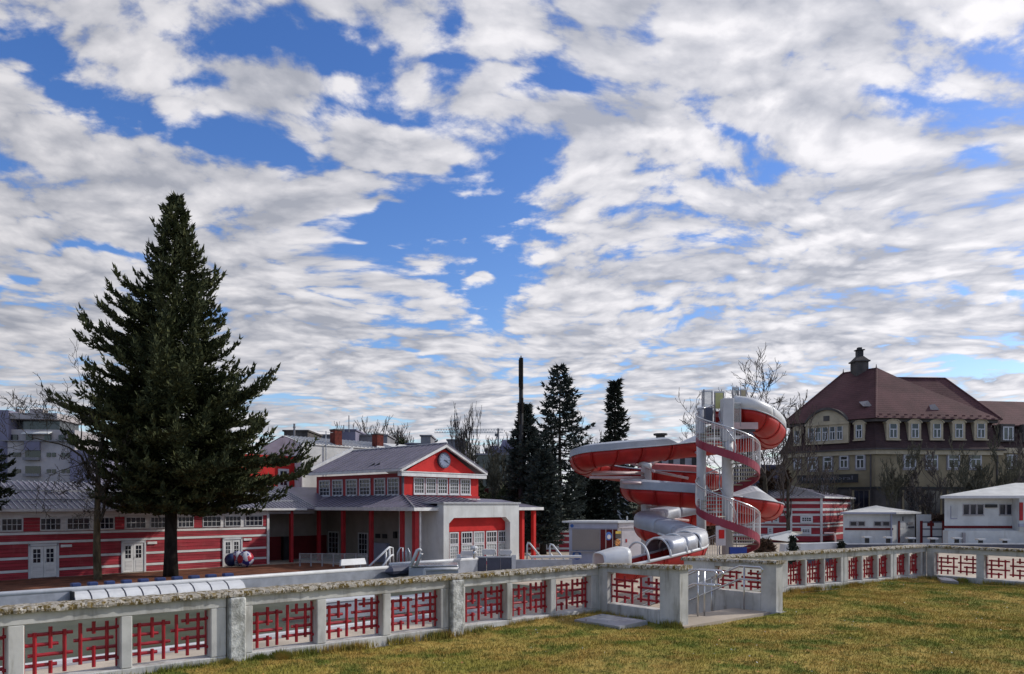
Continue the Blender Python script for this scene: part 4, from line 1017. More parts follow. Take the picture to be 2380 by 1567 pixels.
# ------------------------------------------------------------------ kiosk
def kiosk():
    d = 55.0; c = at(1436, 0, d); FL = Fr(c.x, d, DECK, R(0)); 
    FA = Fr(c.x, d, DECK, R(30)); FLf = Fr(c.x, d, DECK, R(-14))          # right face, left face (x negative)
    xl = FLf.xu(1323); H = FLf.zv(1216, 0)
    t = thing('ticket_kiosk', 'white ticket kiosk with a closed grey shutter and small posters, left of the slide', 'kiosk', FLf.w(xl/2, 1, 0))
    xr = FA.xu(1499)
    pts = [FLf.w(xl,0,0), (c.x, d, DECK), FA.w(xr,0,0), FA.w(xr,3.2,0), FLf.w(xl,3.2,0)]
    MB().add([(p[0],p[1],DECK) for p in pts]+[(p[0],p[1],DECK+H-.02) for p in pts], [(0,1,6,5),(1,2,7,6),(2,3,8,7),(3,4,9,8),(4,0,5,9),(5,6,7,8,9)]).build('wall', M['kiosk_white'], t)
    pr = [FLf.w(xl-.5,-.25,0), (c.x-.02, d-.3, 0), FA.w(xr+.1,-.1,0), FA.w(xr,3.3,0), FLf.w(xl,3.3,0)]
    MB().slab([(p[0],p[1],DECK+H+.14) for p in pr], .12).build('roof', M['cover_white'], t)
    X = FLf.xu; kx = lambda z: (2000+z/7.4375)/1.533; zv = lambda z: FLf.zv((1840+z/7.44)/1.533, -1.5)
    MB(FLf).box(xl, -.02, -.10, -.0, zv(320), H).build('fascia', M['kiosk_shade_blue'], t)
    MB(FLf).box(xl, -.02, -.03, -.0, 0, zv(325)).build('front_panel', M['kiosk_shade_blue'], t)  # left face of the white kiosk, its shade painted in as a bluish tone
    a, b = X(kx(290)), X(kx(1025)); z0, z1 = zv(910), zv(345)
    S = MB(FLf).box(a, b, -.05, -.031, z0, z1).build('shutter', M['shutter'], t)
    for i in range(14): MB(FLf).box(a+.02, b-.02, -.062, -.051, z0+.03+(z1-z0-.03)*i/14, z0+(z1-z0-.03)*(i+.75)/14).build('slat', M['shutter'], S)
    MB(FLf).box(X(kx(1040)), -.03, -.05, -.031, z0, z1).build('red_strip', M['dark_red'], t)
    MB(FLf).box(a-.1, -.02, -.3, -.031, z0-.12, z0-.04).build('counter', M['window_grey'], t)
    def disc(fr, x, z, r, y, m_, par, nm='emblem', n=20): return MB(fr).extr([(x+r*math.cos(2*math.pi*i/n), z+r*math.sin(2*math.pi*i/n)) for i in range(n)], y-.012, y).build(nm, m_, par)
    E = disc(FLf, X(kx(415)), zv(1035), .34, -.032, M['sign_blue'], t, 'round_emblem'); disc(FLf, X(kx(415)), zv(1035), .17, -.046, M['kiosk_shade_blue'], E)
    disc(FLf, X(kx(290)), zv(255), .13, -.103, M['sign_blue'], t, 'round_emblem')
    Y = FA.xu; za = lambda z: FA.zv((1840+z/7.44)/1.533, 1)
    MB(FA).box(0.01, xr, -.08, -.0, za(310), H).build('fascia', M['kiosk_white'], t)
    for a_ in (1170, 1350, 1590): MB(FA).box(Y(kx(a_)), Y(kx(a_))+.05, -.02, 0, 0, za(320)).build('panel_joint', M['window_grey'], t)
    P = MB(FA).box(Y(kx(1430)), Y(kx(1575)), -.03, -.001, za(575), za(385)).build('poster', M['dark_stone'], t); MB(FA).box(Y(kx(1430)), Y(kx(1575)), -.04, -.031, za(455), za(385)).build('print', M['yellow'], P)
    P = MB(FA).box(Y(kx(1400)), Y(kx(1560)), -.03, -.001, za(790), za(620)).build('poster', M['dark_stone'], t); disc(FA, Y(kx(1480)), za(680), .26, -.031, M['orange_print'], P, 'print')
    E = disc(FA, Y(kx(1250)), za(510), .30, -.001, M['sign_blue'], t, 'round_emblem'); disc(FA, Y(kx(1258)), za(530), .17, -.014, M['kiosk_white'], E)
    MB(FA).box(Y(kx(1700)), Y(kx(1740)), -.02, -.001, za(690), za(600)).build('sticker', M['red_paint'], t)
    MB(FA).tube([FA.w(0,0,0)]*0 or [(Y(kx(1750)), 0, H), (Y(kx(1740)), 0, H+.5)], .06, 6).build('vent_pipe', M['zinc'], t)
kiosk()
# ------------------------------------------------------------------ low striped hut row behind the kiosk
def striped_fence():
    d = 76.0; F0 = Fr(at(1180,0,d).x, d, DECK, R(3)); X = F0.xu
    t = thing('striped_hut_row', 'low red and white striped cabins behind the kiosk under the spruces', 'building', F0.w(X(1330),0,0))
    h = F0.zv(1238, X(1300)); x0, x1 = X(1205), X(1555)
    MB(F0).box(x0, x1, .003, 3.5, 0, h).build('wall', M['dark_red'], t)
    n = 9; dz = h/n
    for i in range(n): planks(F0, t, x0, x1, [(i*dz, (i+1)*dz, 'w' if i % 3 == 1 else 'r')], n_red=1)
    MB(F0).slab([(x0-.1,-.25,h+.1),(x1+.1,-.25,h+.1),(x1+.1,3.7,h+.35),(x0-.1,3.7,h+.35)], .08).build('roof', M['pale_roof'], t)
    window(F0, t, X(1269), X(1289), F0.zv(1276,3), F0.zv(1243,3), y=-.04, cols=2, rows=3, fw=.12, mw=.06)
    for u in (1254,1292,1463): MB(F0).box(X(u), X(u)+.3, -.08, -.0, 0, h).build('white_post', M['white_paint'], t)
striped_fence()
# ------------------------------------------------------------------ striped two storey house right of the slide
def striped_house():
    d = 96.0; zx = lambda z: (2700+z/5.2225)/1.533; zy = lambda z: (1700+z/5.2225)/1.533
    c = at(zx(1180), 0, d); FLf = Fr(c.x, d, DECK, R(-8)); FRt = Fr(c.x, d, DECK, R(52))
    t = thing('striped_house', 'two storey red and white striped house with grey roof behind the slide tower', 'building', FLf.w(-5,0,0))
    xl = FLf.xu(1690); xr = FRt.xu(zx(1722)); V = lambda z: FLf.zv(zy(z), 0); H = V(385)
    P = [FLf.w(xl,0,0), FLf.w(0,0,0), FRt.w(xr,0,0), FRt.w(xr,9,0), FLf.w(xl,11,0)]
    MB().add([(p[0],p[1],DECK) for p in P]+[(p[0],p[1],DECK+H) for p in P], [(0,1,6,5),(1,2,7,6),(2,3,8,7),(3,4,9,8),(4,0,5,9)]).build('wall', M['dark_red'], t)
    zz = [(395,452,'r'),(452,502,'w'),(502,578,'r'),(578,628,'w'),(628,678,'r'),(678,722,'w'),(722,848,'r'),(848,880,'w'),(880,908,'r'),(908,945,'w'),(945,1060,'r'),(1060,1100,'w'),(1100,1200,'r')]
    bands = sorted([(max(0, V(b)), V(a), c_) for a, b, c_ in zz])
    planks(FLf, t, xl, 0, bands, n_red=2, y=-.01); planks(FRt, t, .0, xr, bands, n_red=3, y=-.01)
    for u in (610,): MB(FLf).box(FLf.xu(zx(u))-.18, FLf.xu(zx(u))+.18, -.12, -.05, 0, V(600)).build('post', M['white_paint'], t)
    MB(FLf).box(-.14, .14, -.16, .0, 0, H).build('corner_post', M['white_paint'], t); MB(FRt).box(xr-.12, xr+.1, -.12, .1, 0, H).build('corner_post', M['white_paint'], t)
    for a, b, p, q, cc in ((790,1020,725,850,4),(800,990,945,1060,4),(275,390,735,855,2),(180,280,935,1065,2),(130,250,735,855,2)):
        window(FLf, t, FLf.xu(zx(a)), FLf.xu(zx(b)), V(q), V(p), y=-.05, cols=cc, rows=2, fw=.22, mw=.06)
    # roof: hip
    pk = at(zx(620), zy(165), d+5); pk2 = at(1690, zy(165), d+5)
    e0 = Vector(FLf.w(xl,-.6,H+.15)); e1 = Vector(FLf.w(.2,-.7,H+.15)); e2 = Vector(FRt.w(xr+.6,-.5,H+.15)); e3 = Vector(FRt.w(xr+.6,9.5,H+.15)); e4 = Vector(FLf.w(xl,11.5,H+.15))
    k2 = pk+Vector((1.0, 4.0, 0))
    MB().add([e0,e1,e2,e3,e4,pk,pk2,k2], [(0,1,5,6),(1,2,5),(2,3,7,5),(3,4,6,5,7)]).build('roof', M['metal_roof'], t)
    for i in range(26):
        f = i/25; a = e0.lerp(e1, f); b = pk2.lerp(pk, min(1, f*1.05)) if f < .8 else pk.lerp(e1, (f-.8)/.2*.0)
        b = pk2.lerp(pk, f); MB().bar(a+Vector((0,0,.04)), b+Vector((0,0,.04)), .06, .09).build('seam', M['zinc'], t)
    MB().add([e0,e1,e1+Vector((0,0,-.22)),e0+Vector((0,0,-.22))], [(0,3,2,1)]).build('gutter', M['window_grey'], t)
    MB().bar(e1-Vector((0,0,.1)), e2-Vector((0,0,.1)), .12, .22).build('gutter', M['white_paint'], t)
    q = at(zx(520), zy(150), d+4.5)
    MB().tube([q-Vector((0,0,.9)), q, q+Vector((.25,0,.2))], [.12,.3,.1], 8).build('roof_vent', M['steel'], t)
striped_house()
# ------------------------------------------------------------------ white pool house
def white_house():
    d = 93.0; X6 = lambda z: (3000+z/3.6435)/1.533; Y6 = lambda z: (1700+z/3.6435)/1.533
    F0 = Fr(at(X6(15),0,d).x, d, DECK, R(-4)); X = F0.xu; V = lambda z, x=0: F0.zv(Y6(z), x)
    x1 = X(X6(640)); H = V(470)
    t = thing('white_pool_house', 'small white pool house with pale hipped roof and two strip windows', 'building', F0.w(x1/2,0,0))
    MB(F0).add([(0,0,0),(x1,0,0),(x1,7,0),(4.2,7,0),(0,0,H),(x1,0,H),(x1,7,H),(4.2,7,H)], [(0,1,5,4),(1,2,6,5),(2,3,7,6),(3,0,4,7),(4,5,6,7)]).build('wall', M['render_wall'], t)
    F1 = F0.sub(x1, 0, 0, R(38)); x2 = F1.xu(X6(945))
    MB(F1).box(0.02, x2, .0, 5, 0, H-.02).build('wing_wall', M['render_wall'], t)
    MB(F0).box(X(X6(38)), x1+.2, -.07, -.002, V(688), V(660)).build('stripe', M['dark_red'], t)
    for a, b in ((98,300),(412,622)):
        m_ = (a+b)/2
        for p, q in ((a, m_-4), (m_+4, b)): window(F0, t, X(X6(p)), X(X6(q)), V(640), V(572), cols=1, rows=1, fw=.10, gm='glass_dark', fm='window_grey', sill=False)
    MB(F0).box(x1-.12, x1+.05, -.16, -.0, 0, H).build('downpipe', M['kiosk_shade_blue'], t)
    G1 = F1.xu
    D = MB(F1).box(G1(X6(745)), G1(X6(815)), -.08, -.002, .05, F1.zv(Y6(572),1)).build('door', M['white_paint'], t)
    for i in range(3):
        zz = F1.zv(Y6(572),1); MB(F1).box(G1(X6(750)), G1(X6(808)), -.1, -.081, .12+zz*i/3.05, .0+zz*(i+.9)/3.05).build('door_panel', M['cover_white'], D)
    MB(F1).box(G1(X6(727)), G1(X6(744)), -.10, -.002, 0, F1.zv(Y6(572),1)).build('door_post', M['dark_red'], t)
    MB(F1).box(G1(X6(845)), G1(X6(915)), -.08, -.002, F1.zv(Y6(620),1), F1.zv(Y6(590),1)).build('notice', M['window_grey'], t)
    MB(F1).box(G1(X6(860)), G1(X6(930)), -.08, -.002, F1.zv(Y6(668),1), F1.zv(Y6(645),1)).build('notice', M['dark_steel'], t)
    pk = at(X6(440), Y6(368), d+4); pk2 = pk+Vector((2.2, 1.5, -.25)); e = H+.12
    a = Vector(F0.w(-.5,-.5,e)); b = Vector(F0.w(x1+.3,-.6,e)); c = Vector(F1.w(x2+.5,-.5,e)); c2 = Vector(F1.w(x2+.5,5.5,e)); a2 = Vector(F0.w(3.8,7.5,e))
    MB().add([a,b,c,c2,a2,pk,pk2], [(0,1,5),(1,2,6,5),(2,3,6),(3,4,5,6),(4,0,5)]).build('roof', M['pale_roof'], t)
    MB().bar(a-Vector((0,0,.1)), b-Vector((0,0,.1)), .12, .22).build('gutter', M['kiosk_shade_blue'], t); MB().bar(b-Vector((0,0,.1)), c-Vector((0,0,.1)), .12, .22).build('gutter', M['white_paint'], t)
white_house()
def panel_fence():
    X6 = lambda z: (3000+z/3.6435)/1.533; Y6 = lambda z: (1700+z/3.6435)/1.533; d = 90.0
    F0 = Fr(at(X6(1030),0,d).x, d, DECK, R(0)); X = F0.xu; V = lambda z: F0.zv(Y6(z), 0)
    t = thing('panel_gate', 'white panelled gate in a dark red frame between the two white houses', 'gate', F0.w(2,0,0))
    xs_ = [X(X6(q)) for q in (1032, 1158, 1312)]; zs = [.0, V(775), V(675), V(585)]
    for i in range(2):
        for j in range(3): MB(F0).box(xs_[i]+.1, xs_[i+1]-.1, .02, .08, zs[j]+.06, zs[j+1]-.06).build('panel', M['render_wall'], t)
    for x in xs_: MB(F0).box(x-.12, x+.12, -.06, .12, 0, zs[3]+.15).build('gate_post', M['dark_red'] if x < 5 else M['dark_steel'], t)
    for z in zs[1:]: MB(F0).box(xs_[0]+.12, xs_[2]-.12, -.02, .1, z-.07, z+.07).build('gate_rail', M['dark_steel'], t)
    MB(F0).box(xs_[0]+.7, xs_[0]+1.5, -.01, .018, zs[2]+.35, zs[2]+.75).build('sign_plate', M['dark_red'], t)
    t = thing('shed_wall', 'low pale wall behind the panelled gate', 'wall', F0.w(2,4,0)); MB(F0).box(1.2, X(X6(1340)), 3, 3.4, 0, V(490)).build('wall_body', M['render_wall'], t)
    MB(F0).box(X(X6(955)), X(X6(1025)), 4.0, 4.4, 0, V(520)).build('brick_pier', M['dark_stone'], t)
panel_fence()
def bath_building():
    X6 = lambda z: (3000+z/3.6435)/1.533; Y6 = lambda z: (1700+z/3.6435)/1.533; d = 87.0
    F0 = Fr(at(X6(1330),0,d).x, d, DECK, R(-3)); X = F0.xu; V = lambda z: F0.zv(Y6(z), 0)
    t = thing('bath_building', 'large white bath building with dark windows at the right picture edge', 'building', F0.w(6,0,0))
    x1 = X(X6(2205)); x2 = x1+9; H = V(262)
    MB(F0).add([(0,0,0),(x1,0,0),(x1,12,0),(8,12,0),(0,0,H),(x1,0,H),(x1,12,H),(8,12,H)], [(0,1,5,4),(1,2,6,5),(2,3,7,6),(3,0,4,7),(4,5,6,7)]).build('wall', M['render_wall'], t)
    MB(F0).box(x1, x2, -1.4, 11.9, V(690), H-.02).build('projecting_bay', M['render_wall'], t)
    MB(F0).box(-.2, x2, -1.2, -.002, 0, V(690)).build('lower_wall', M['render_wall'], t)
    MB(F0).box(-.1, x1+.1, -.09, -.002, V(665), V(632)).build('stripe', M['dark_red'], t)
    def pane_row(seq):
        for a, b in seq: window(F0, t, X(X6(a)), X(X6(b)), V(492), V(352), cols=1, rows=1, fw=.07, fm='window_grey', sill=True)
    pane_row(((1570,1652),(1660,1742),(1750,1838),(2040,2122),(2130,2203)))
    S = MB(F0).box(X(X6(1858)), X(X6(2002)), -.25, -.002, V(396), V(355)).build('awning_box', M['black'], t)
    Lv = MB(F0).box(X(X6(1408)), X(X6(1495)), -.05, -.002, V(545), V(378)).build('louvre', M['kiosk_shade_blue'], t)
    for i in range(7): MB(F0).box(X(X6(1414)), X(X6(1490)), -.11, -.051, V(530-i*22), V(530-i*22)+.25).build('louvre_blade', M['render_wall'], Lv)
    MB(F0).box(X(X6(2300), -1.4), X(X6(2345), -1.4), -1.5, -1.402, V(560), V(330)).build('letter_sign', M['red_paint'], t)
    MB(F0).box(X(X6(2285), -1.4), x2, -1.7, -1.402, V(640), V(600)).build('ledge', M['kiosk_shade_blue'], t)
    pk = at(X6(2250), Y6(76), d+7); pk2 = pk+Vector((10,0,0)); e = H+.15
    a = Vector(F0.w(-.9,-.9,e)); b = Vector(F0.w(x2,-1.9,e)); c = Vector(F0.w(x2,13,e)); a2 = Vector(F0.w(7.6,13,e))
    MB().add([a,b,c,a2,pk,pk2], [(0,1,5,4),(1,2,5),(2,3,4,5),(3,0,4)]).build('roof', M['pale_roof'], t)
    MB().bar(a-Vector((0,0,.14)), b-Vector((0,0,.14)), .16, .3).build('gutter', M['window_white'], t)
    MB(F0).box(X(X6(1560),-1.3), X(X6(1592),-1.3), -1.5, -1.25, 0, V(715)).build('vent_pillar', M['window_grey'], t)
bath_building()
def starting_block(u, v, i, lab):
    d = 80.0; p = at(u, v, d); t = thing('starting_block', lab, 'starting block', (p.x, d, DECK), 'starting blocks along the sports pool')
    F0 = Fr(p.x, d, DECK, R(0)); h = p.z-DECK
    MB(F0).extr([(-.36,h-.16),(.36,h-.16),(.42,h),(-.42,h)], -.35, .35).build('platform', M['cover_white'], t)
    MB(F0).box(-.17,.17,-.15,.15,0,h-.162).build('pedestal', M['black'], t)
    MB(F0).box(-.28,.28,-.28,-.16,.2,.55).build('step_plate', M['dark_steel'], t)
labs = ['leftmost starting block, before the white pool house', 'second starting block from left, under the downpipe of the pool house', 'third starting block, by the bright door', 'fourth starting block, before the panelled gate',
        'fifth starting block, turned darker, left of the vent pillar', 'sixth starting block with white rags beside it', 'rightmost starting block near the picture edge']
for i, (x_, y_) in enumerate(((325,770),(600,775),(890,783),(1180,788),(1490,785),(1800,800),(2115,806))):
    starting_block((3000+x_/3.6435)/1.533, (1700+y_/3.6435)/1.533, i, 'white topped '+labs[i])
def sports_pool_edge():
    F0 = Fr(at(1965,0,78).x, 78, DECK, R(0)); t = thing('sports_pool_edge', 'long grey blue pool edge wall below the starting blocks', 'pool edge', F0.w(5,0,0))
    MB(F0).box(-.5, 30, 0, .5, 0, .62).build('edge_wall', M['dark_steel'], t); MB(F0).box(-.5, 30, -.1, .6, .623, .74).build('coping', M['steel_dull'], t)
    d = 58.0; F1 = Fr(at(1822,0,d).x, d, DECK, R(5)); x1 = F1.xu(1966); xa, xb = F1.xu(1847), F1.xu(1862)
    h = F1.zv(1265, 1)
    t = thing('white_trough', 'long white covered trough above the right balustrade, split by a dark shrub', 'pool cover', F1.w(3,0,0))
    MB(F1).extr([(.0,h-.9),(.1,h),(xa-.1,h),(xa-.3,h-.9)], 0, .9).build('cover', M['cover_white'], t)
    MB(F1).extr([(xb,h-.95),(xb-.05,h+.02),(x1,h+.12),(x1-.35,h-.75)], 0, .9).build('cover', M['cover_white'], t)
    MB(F1).box(0,x1-.4,.1,.8,0,h-.96).build('base', M['dark_steel'], t)
sports_pool_edge()
def folded_canopy():
    X4 = lambda z: (2700+z/5.2225)/1.533; Y4 = lambda z: (1700+z/5.2225)/1.533; d = 62.0
    P = lambda x, y, dd=0: at(X4(x), Y4(y), d+dd)
    t = thing('canopy', 'sagging greenish white folded canopy right of the slide tower', 'canopy', P(300,1150))
    top = [P(20,1140), P(330,1060,.5), P(620,1012,1), P(840,1015,3), P(820,1060,3.5), P(660,1080,1.5), P(700,1110,1), P(760,1170,1), P(560,1200,.5), P(430,1180,.2), P(250,1160,0), P(30,1165,0)]
    m = MB(); n = len(top); back = [p+Vector((0,.25,-.02)) for p in top]
    m.add(top+back, [tuple(range(n)), tuple(range(2*n-1, n-1, -1))]+[(i, i+n, (i+1) % n+n, (i+1) % n) for i in range(n)]); m.build('sheet', M['pale_roof'], t)
    m = MB().bar(P(20,1130), P(620,1008,1), .14, .14).build('edge_pole', M['cover_white'], t)
    MB().tube([P(640,1020,2), P(640,1250,2)], .08, 6).build('pole', M['window_grey'], t); MB().tube([P(1180,1060,2), P(1180,1250,2)], .08, 6).build('pole', M['window_grey'], t)
    MB().tube([P(1240,1040,2), P(1410,1040,2), P(1440,1100,2), P(1450,1250,2)], .07, 6).build('hoop', M['rail_pink'], t)
folded_canopy()
# ------------------------------------------------------------------ water slide
def catmull(P, n=8):
    P = [Vector(p) for p in P]; out = []
    Q = [P[0]*2-P[1]]+P+[P[-1]*2-P[-2]]
    for i in range(1, len(Q)-2):
        a, b, c, d = Q[i-1], Q[i], Q[i+1], Q[i+2]
        for k in range(n):
            t = k/n; out.append(.5*((2*b)+(c-a)*t+(2*a-5*b+4*c-d)*t*t+(3*b-a-3*c+d)*t**3))
    out.append(P[-1]); return out
SP = [(1703,946,35.0),(1738,957,34.6),(1772,977,35.2),(1793,1000,37.3),(1780,1012,39.4),(1728,1019,40.0),(1619,1028,38.3),(1523,1038,37.2),(1440,1045,36.5),(1385,1052,36.3),
      (1358,1063,37.3),(1364,1074,39.4),(1405,1083,40.8),(1480,1092,41.2),(1560,1097,41.2),(1636,1102,41.6),(1668,1106,43.0),(1636,1111,44.4),(1555,1117,44.0),(1498,1124,42.0),(1473,1131,39.4),(1490,1136,37.0),(1545,1141,36.2),(1621,1147,36.0),
      (1707,1156,36.4),(1763,1165,37.0),(1790,1174,38.8),(1765,1183,40.8),(1690,1188,41.2),(1610,1194,41.0),(1545,1205,40.0),(1510,1215,38.2),(1513,1226,36.0),(1560,1240,34.4),(1600,1256,33.0),(1603,1270,31.6),(1570,1281,30.6),(1500,1299,29.6),(1430,1315,29.0),(1385,1328,28.8)]
SR = [.72]*23+[.70]*8+[.72]*20
def slide():
    pts = catmull([at(*p) for p in SP], 8); n = len(pts)
    T = thing('water_slide', 'red spiral water slide with grey and white hoods winding down left of the stair tower', 'water slide', (at(1550,1200,38).x, 38, DECK))
    def frame(i):
        d = (pts[min(i+1, n-1)]-pts[max(i-1, 0)]); dh = Vector((d.x, d.y, 0)).normalized(); s = Vector((dh.y, -dh.x, 0)); return d.normalized(), s, Vector((0,0,1))
    def sweep(i0, i1, prof, name, m_, par=T, bank=0.0):
        m = MB(); k = len(prof); V = []
        for i in range(i0, i1+1):
            d, s, u = frame(i)
            V += [pts[i]+s*a+u*b for a, b in prof]
        r = i1-i0+1
        F = [(i*k+j, i*k+(j+1) % k, (i+1)*k+(j+1) % k, (i+1)*k+j) for i in range(r-1) for j in range(k)]
        F += [tuple(range(k-1, -1, -1)), tuple((r-1)*k+j for j in range(k))]
        m.add(V, F, raw=True); return m.build(name, M[m_], par, smooth=True)
    def trough(r, dep, th=.04, n_=12):
        o = [(-r*math.cos(math.pi*j/n_)*1.0, -dep*math.sin(math.pi*j/n_)) for j in range(n_+1)]
        i_ = [((r-th)*math.cos(math.pi*j/n_), -(dep-th)*math.sin(math.pi*j/n_)) for j in range(n_+1)]
        return o+i_
    def hood(r, h, th=.03, n_=10, sq=.45):
        f = lambda rr, hh: [(rr*(-1 if math.cos(math.pi*j/n_) > 0 else 1)*-1*abs(math.cos(math.pi*j/n_))**sq, hh*math.sin(math.pi*j/n_)**sq) for j in range(n_+1)]
        a = f(r, h); b = f(r-th, h-th)[::-1]; return a+b
    seg = 6
    for i0 in range(0, n-1, seg):
        i1 = min(n-1, i0+seg); low = i0 >= 33*8-4
        sweep(i0, i1, trough(.67, .74 if not low else .70), 'trough_section', 'slide_red')
        # flange ring between sections
        d, s, u = frame(i1); ring = [pts[i1]+s*(-.69*math.cos(math.pi*j/14))+u*(-.76*math.sin(math.pi*j/14)) for j in range(15)]
        MB().tube(ring, .020, 4, raw=True).build('flange', M['slide_red'], T)
    for sgn in (-1, 1):
        for i0 in range(0, n-1, 24):
            i1 = min(n-1, i0+24)
            rim = [pts[i]+frame(i)[1]*(.68*sgn)+Vector((0,0,.01)) for i in range(i0, i1+1)]
            MB().tube(rim, .035 if i0 < 252 else .065, 6, raw=True).build('rim', M['cover_grey'] if i0 < 252 else M['cover_white'], T, smooth=True)
    def hoods(a, b, h, m_, step=10, r=.70):
        i = a
        while i < b: j = min(b, i+step); sweep(i, j, hood(r, h), 'hood', m_); i = j
    def flat_hood(a, b, h, m_, taper=3, r=.70, crown=.11):
        # sheet hood with upright sides and a shallow top, sloping off at both ends
        V = []; th = .03; parts = list(range(a, b+1))
        for i in parts:
            f = min(1, (i-a+.15)/taper, (b-i+.15)/taper); d, s, u = frame(i); p = pts[i]
            for rr, hh, cc in ((r, h*f, crown*f), (r-th, h*f-th, crown*f)):
                q = [(-rr, 0), (-rr, max(.02, hh)), (-rr*.55, max(.02, hh)+cc*.8), (0, max(.02, hh)+cc), (rr*.55, max(.02, hh)+cc*.8), (rr, max(.02, hh)), (rr, 0)]
                if rr < r: q = q[::-1]
                V += [p+s*x+u*z for x, z in q]
        k = 14; n_ = len(parts)
        for j0 in range(0, n_-1, 7):
            j1 = min(n_-1, j0+7); W = V[j0*k:(j1+1)*k]; m = j1-j0+1
            F = [(i*k+j, i*k+(j+1) % k, (i+1)*k+(j+1) % k, (i+1)*k+j) for i in range(m-1) for j in range(k)]
            F += [(j, j+1, k-2-j, k-1-j) for j in range(6)]+[((m-1)*k+k-1-j, (m-1)*k+k-2-j, (m-1)*k+j+1, (m-1)*k+j) for j in range(6)]
            MB().add(W, F, raw=True).build('hood', M[m_], T)
    slide.flat = flat_hood
    hoods(4, 30, .60, 'cover_white')                       # enclosed start
    hoods(31, 44, .50, 'cover_grey')
    # guard board on the outside of the upper sweep, cut out near the tower
    def guard(a, b, h0, h1, side, m_):
        V = []; th = .03
        for i in range(a, b+1):
            f = (i-a)/(b-a); h = (h0 if f < .12 else h1)
            h = .02+(h1)*min(1, f/.10, (1-f)/.10)
            s = frame(i)[1]*side; p = pts[i]+s*.72
            V += [p, p+Vector((0,0,h)), p-s*th+Vector((0,0,h)), p-s*th]
        k = b-a+1; F = [(i*4+j, i*4+(j+1) % 4, (i+1)*4+(j+1) % 4, (i+1)*4+j) for i in range(k-1) for j in range(4)]+[(3,2,1,0), tuple((k-1)*4+j for j in range(4))]
        MB().add(V, F, raw=True).build('guard_board', M[m_], T, smooth=False)
    return pts, frame, T, hoods, guard, sweep, hood
pts_s, frame_s, T_s, hoods_s, guard_s, sweep_s, hood_s = slide()
def slide_rest():
    T = T_s
    slide.flat(36, 50, .30, 'cover_grey'); slide.flat(53, 88, .31, 'cover_grey', 2); slide.flat(104, 122, .32, 'slide_pink')
    slide.flat(156, 186, .36, 'cover_grey', 1); slide.flat(190, 203, .38, 'cover_white', 6, crown=.3)
    hoods_s(230, 276, .60, 'cover_grey', 8, .71)
    hoods_s(276, 284, .68, 'cover_white', 8, .72)
    # translucent bands on the last hood
    hoods_s(285, 293, .68, 'steel_dull', 4, .71)
    hoods_s(302, 311, .68, 'cover_white', 9, .71)
    for i in (276, 284, 289, 293, 298):
        d, s, u = frame_s(i); MB().tube([pts_s[i]+s*(-.72*math.cos(math.pi*j/14))+u*(.72*math.sin(math.pi*j/14)) for j in range(15)], .045, 6, raw=True).build('hoop', M['cover_white'], T, smooth=True)
    # support mast and arms
    c = at(1502, 0, 38.6)
    MB(Fr(c.x, c.y, DECK, 0)).lathe(0, 0, [(.27,0),(.27,at(0,1077,38.6).z-DECK-.05),(.2,at(0,1077,38.6).z-DECK)], 16).build('support_mast', M['tower_white'], T, smooth=True)
    def arm(p, q, r=.07, m_='rail_pink'): MB().tube([p, q], r, 8, raw=True).build('support_arm', M[m_], T, smooth=True)
    for (u0,v0,d0,u1,v1,d1) in ((1502,1100,38.5,1376,1102,37),(1502,1110,38.5,1372,1110,36.2),(1502,1118,38.5,1448,1122,36),(1502,1088,38.5,1560,1052,40.2),(1502,1088,38.5,1430,1066,39),
        (1502,1092,38.5,1600,1112,38.5),(1502,1085,38.4,1520,1096,36.2),(1502,1170,38.4,1620,1165,36.3),(1502,1180,38.4,1600,1166,37),(1502,1168,38.4,1500,1150,37.4),(1502,1200,38.4,1600,1210,40),(1502,1220,38.4,1560,1225,40),(1630,1060,36,1600,1040,40),(1630,1160,35,1660,1185,40)):
        arm(at(u0,v0,d0), at(u1,v1,d1), .065)
    for (u0,u1,v,d) in ((1370,1470,1110,36.6),(1378,1490,1098,38.2),(1450,1490,1122,35.9),(1530,1590,1163,36.0)): arm(at(u0,v,d), at(u1,v+1,d), .07)
    for (a, b) in (((1484,1076,36.8),(1512,1083,36.4)), ((1590,1166,35.7),(1622,1167,35.6))): arm(at(*a), at(*b), .12, 'cover_white')
    # trestle below the lowest run
    for i in (256, 276, 290, 306):
        p = pts_s[i]; MB().tube([p-Vector((0,0,.7)), Vector((p.x, p.y, DECK))], .11, 8, raw=True).build('leg', M['tower_white'], T)
slide_rest()
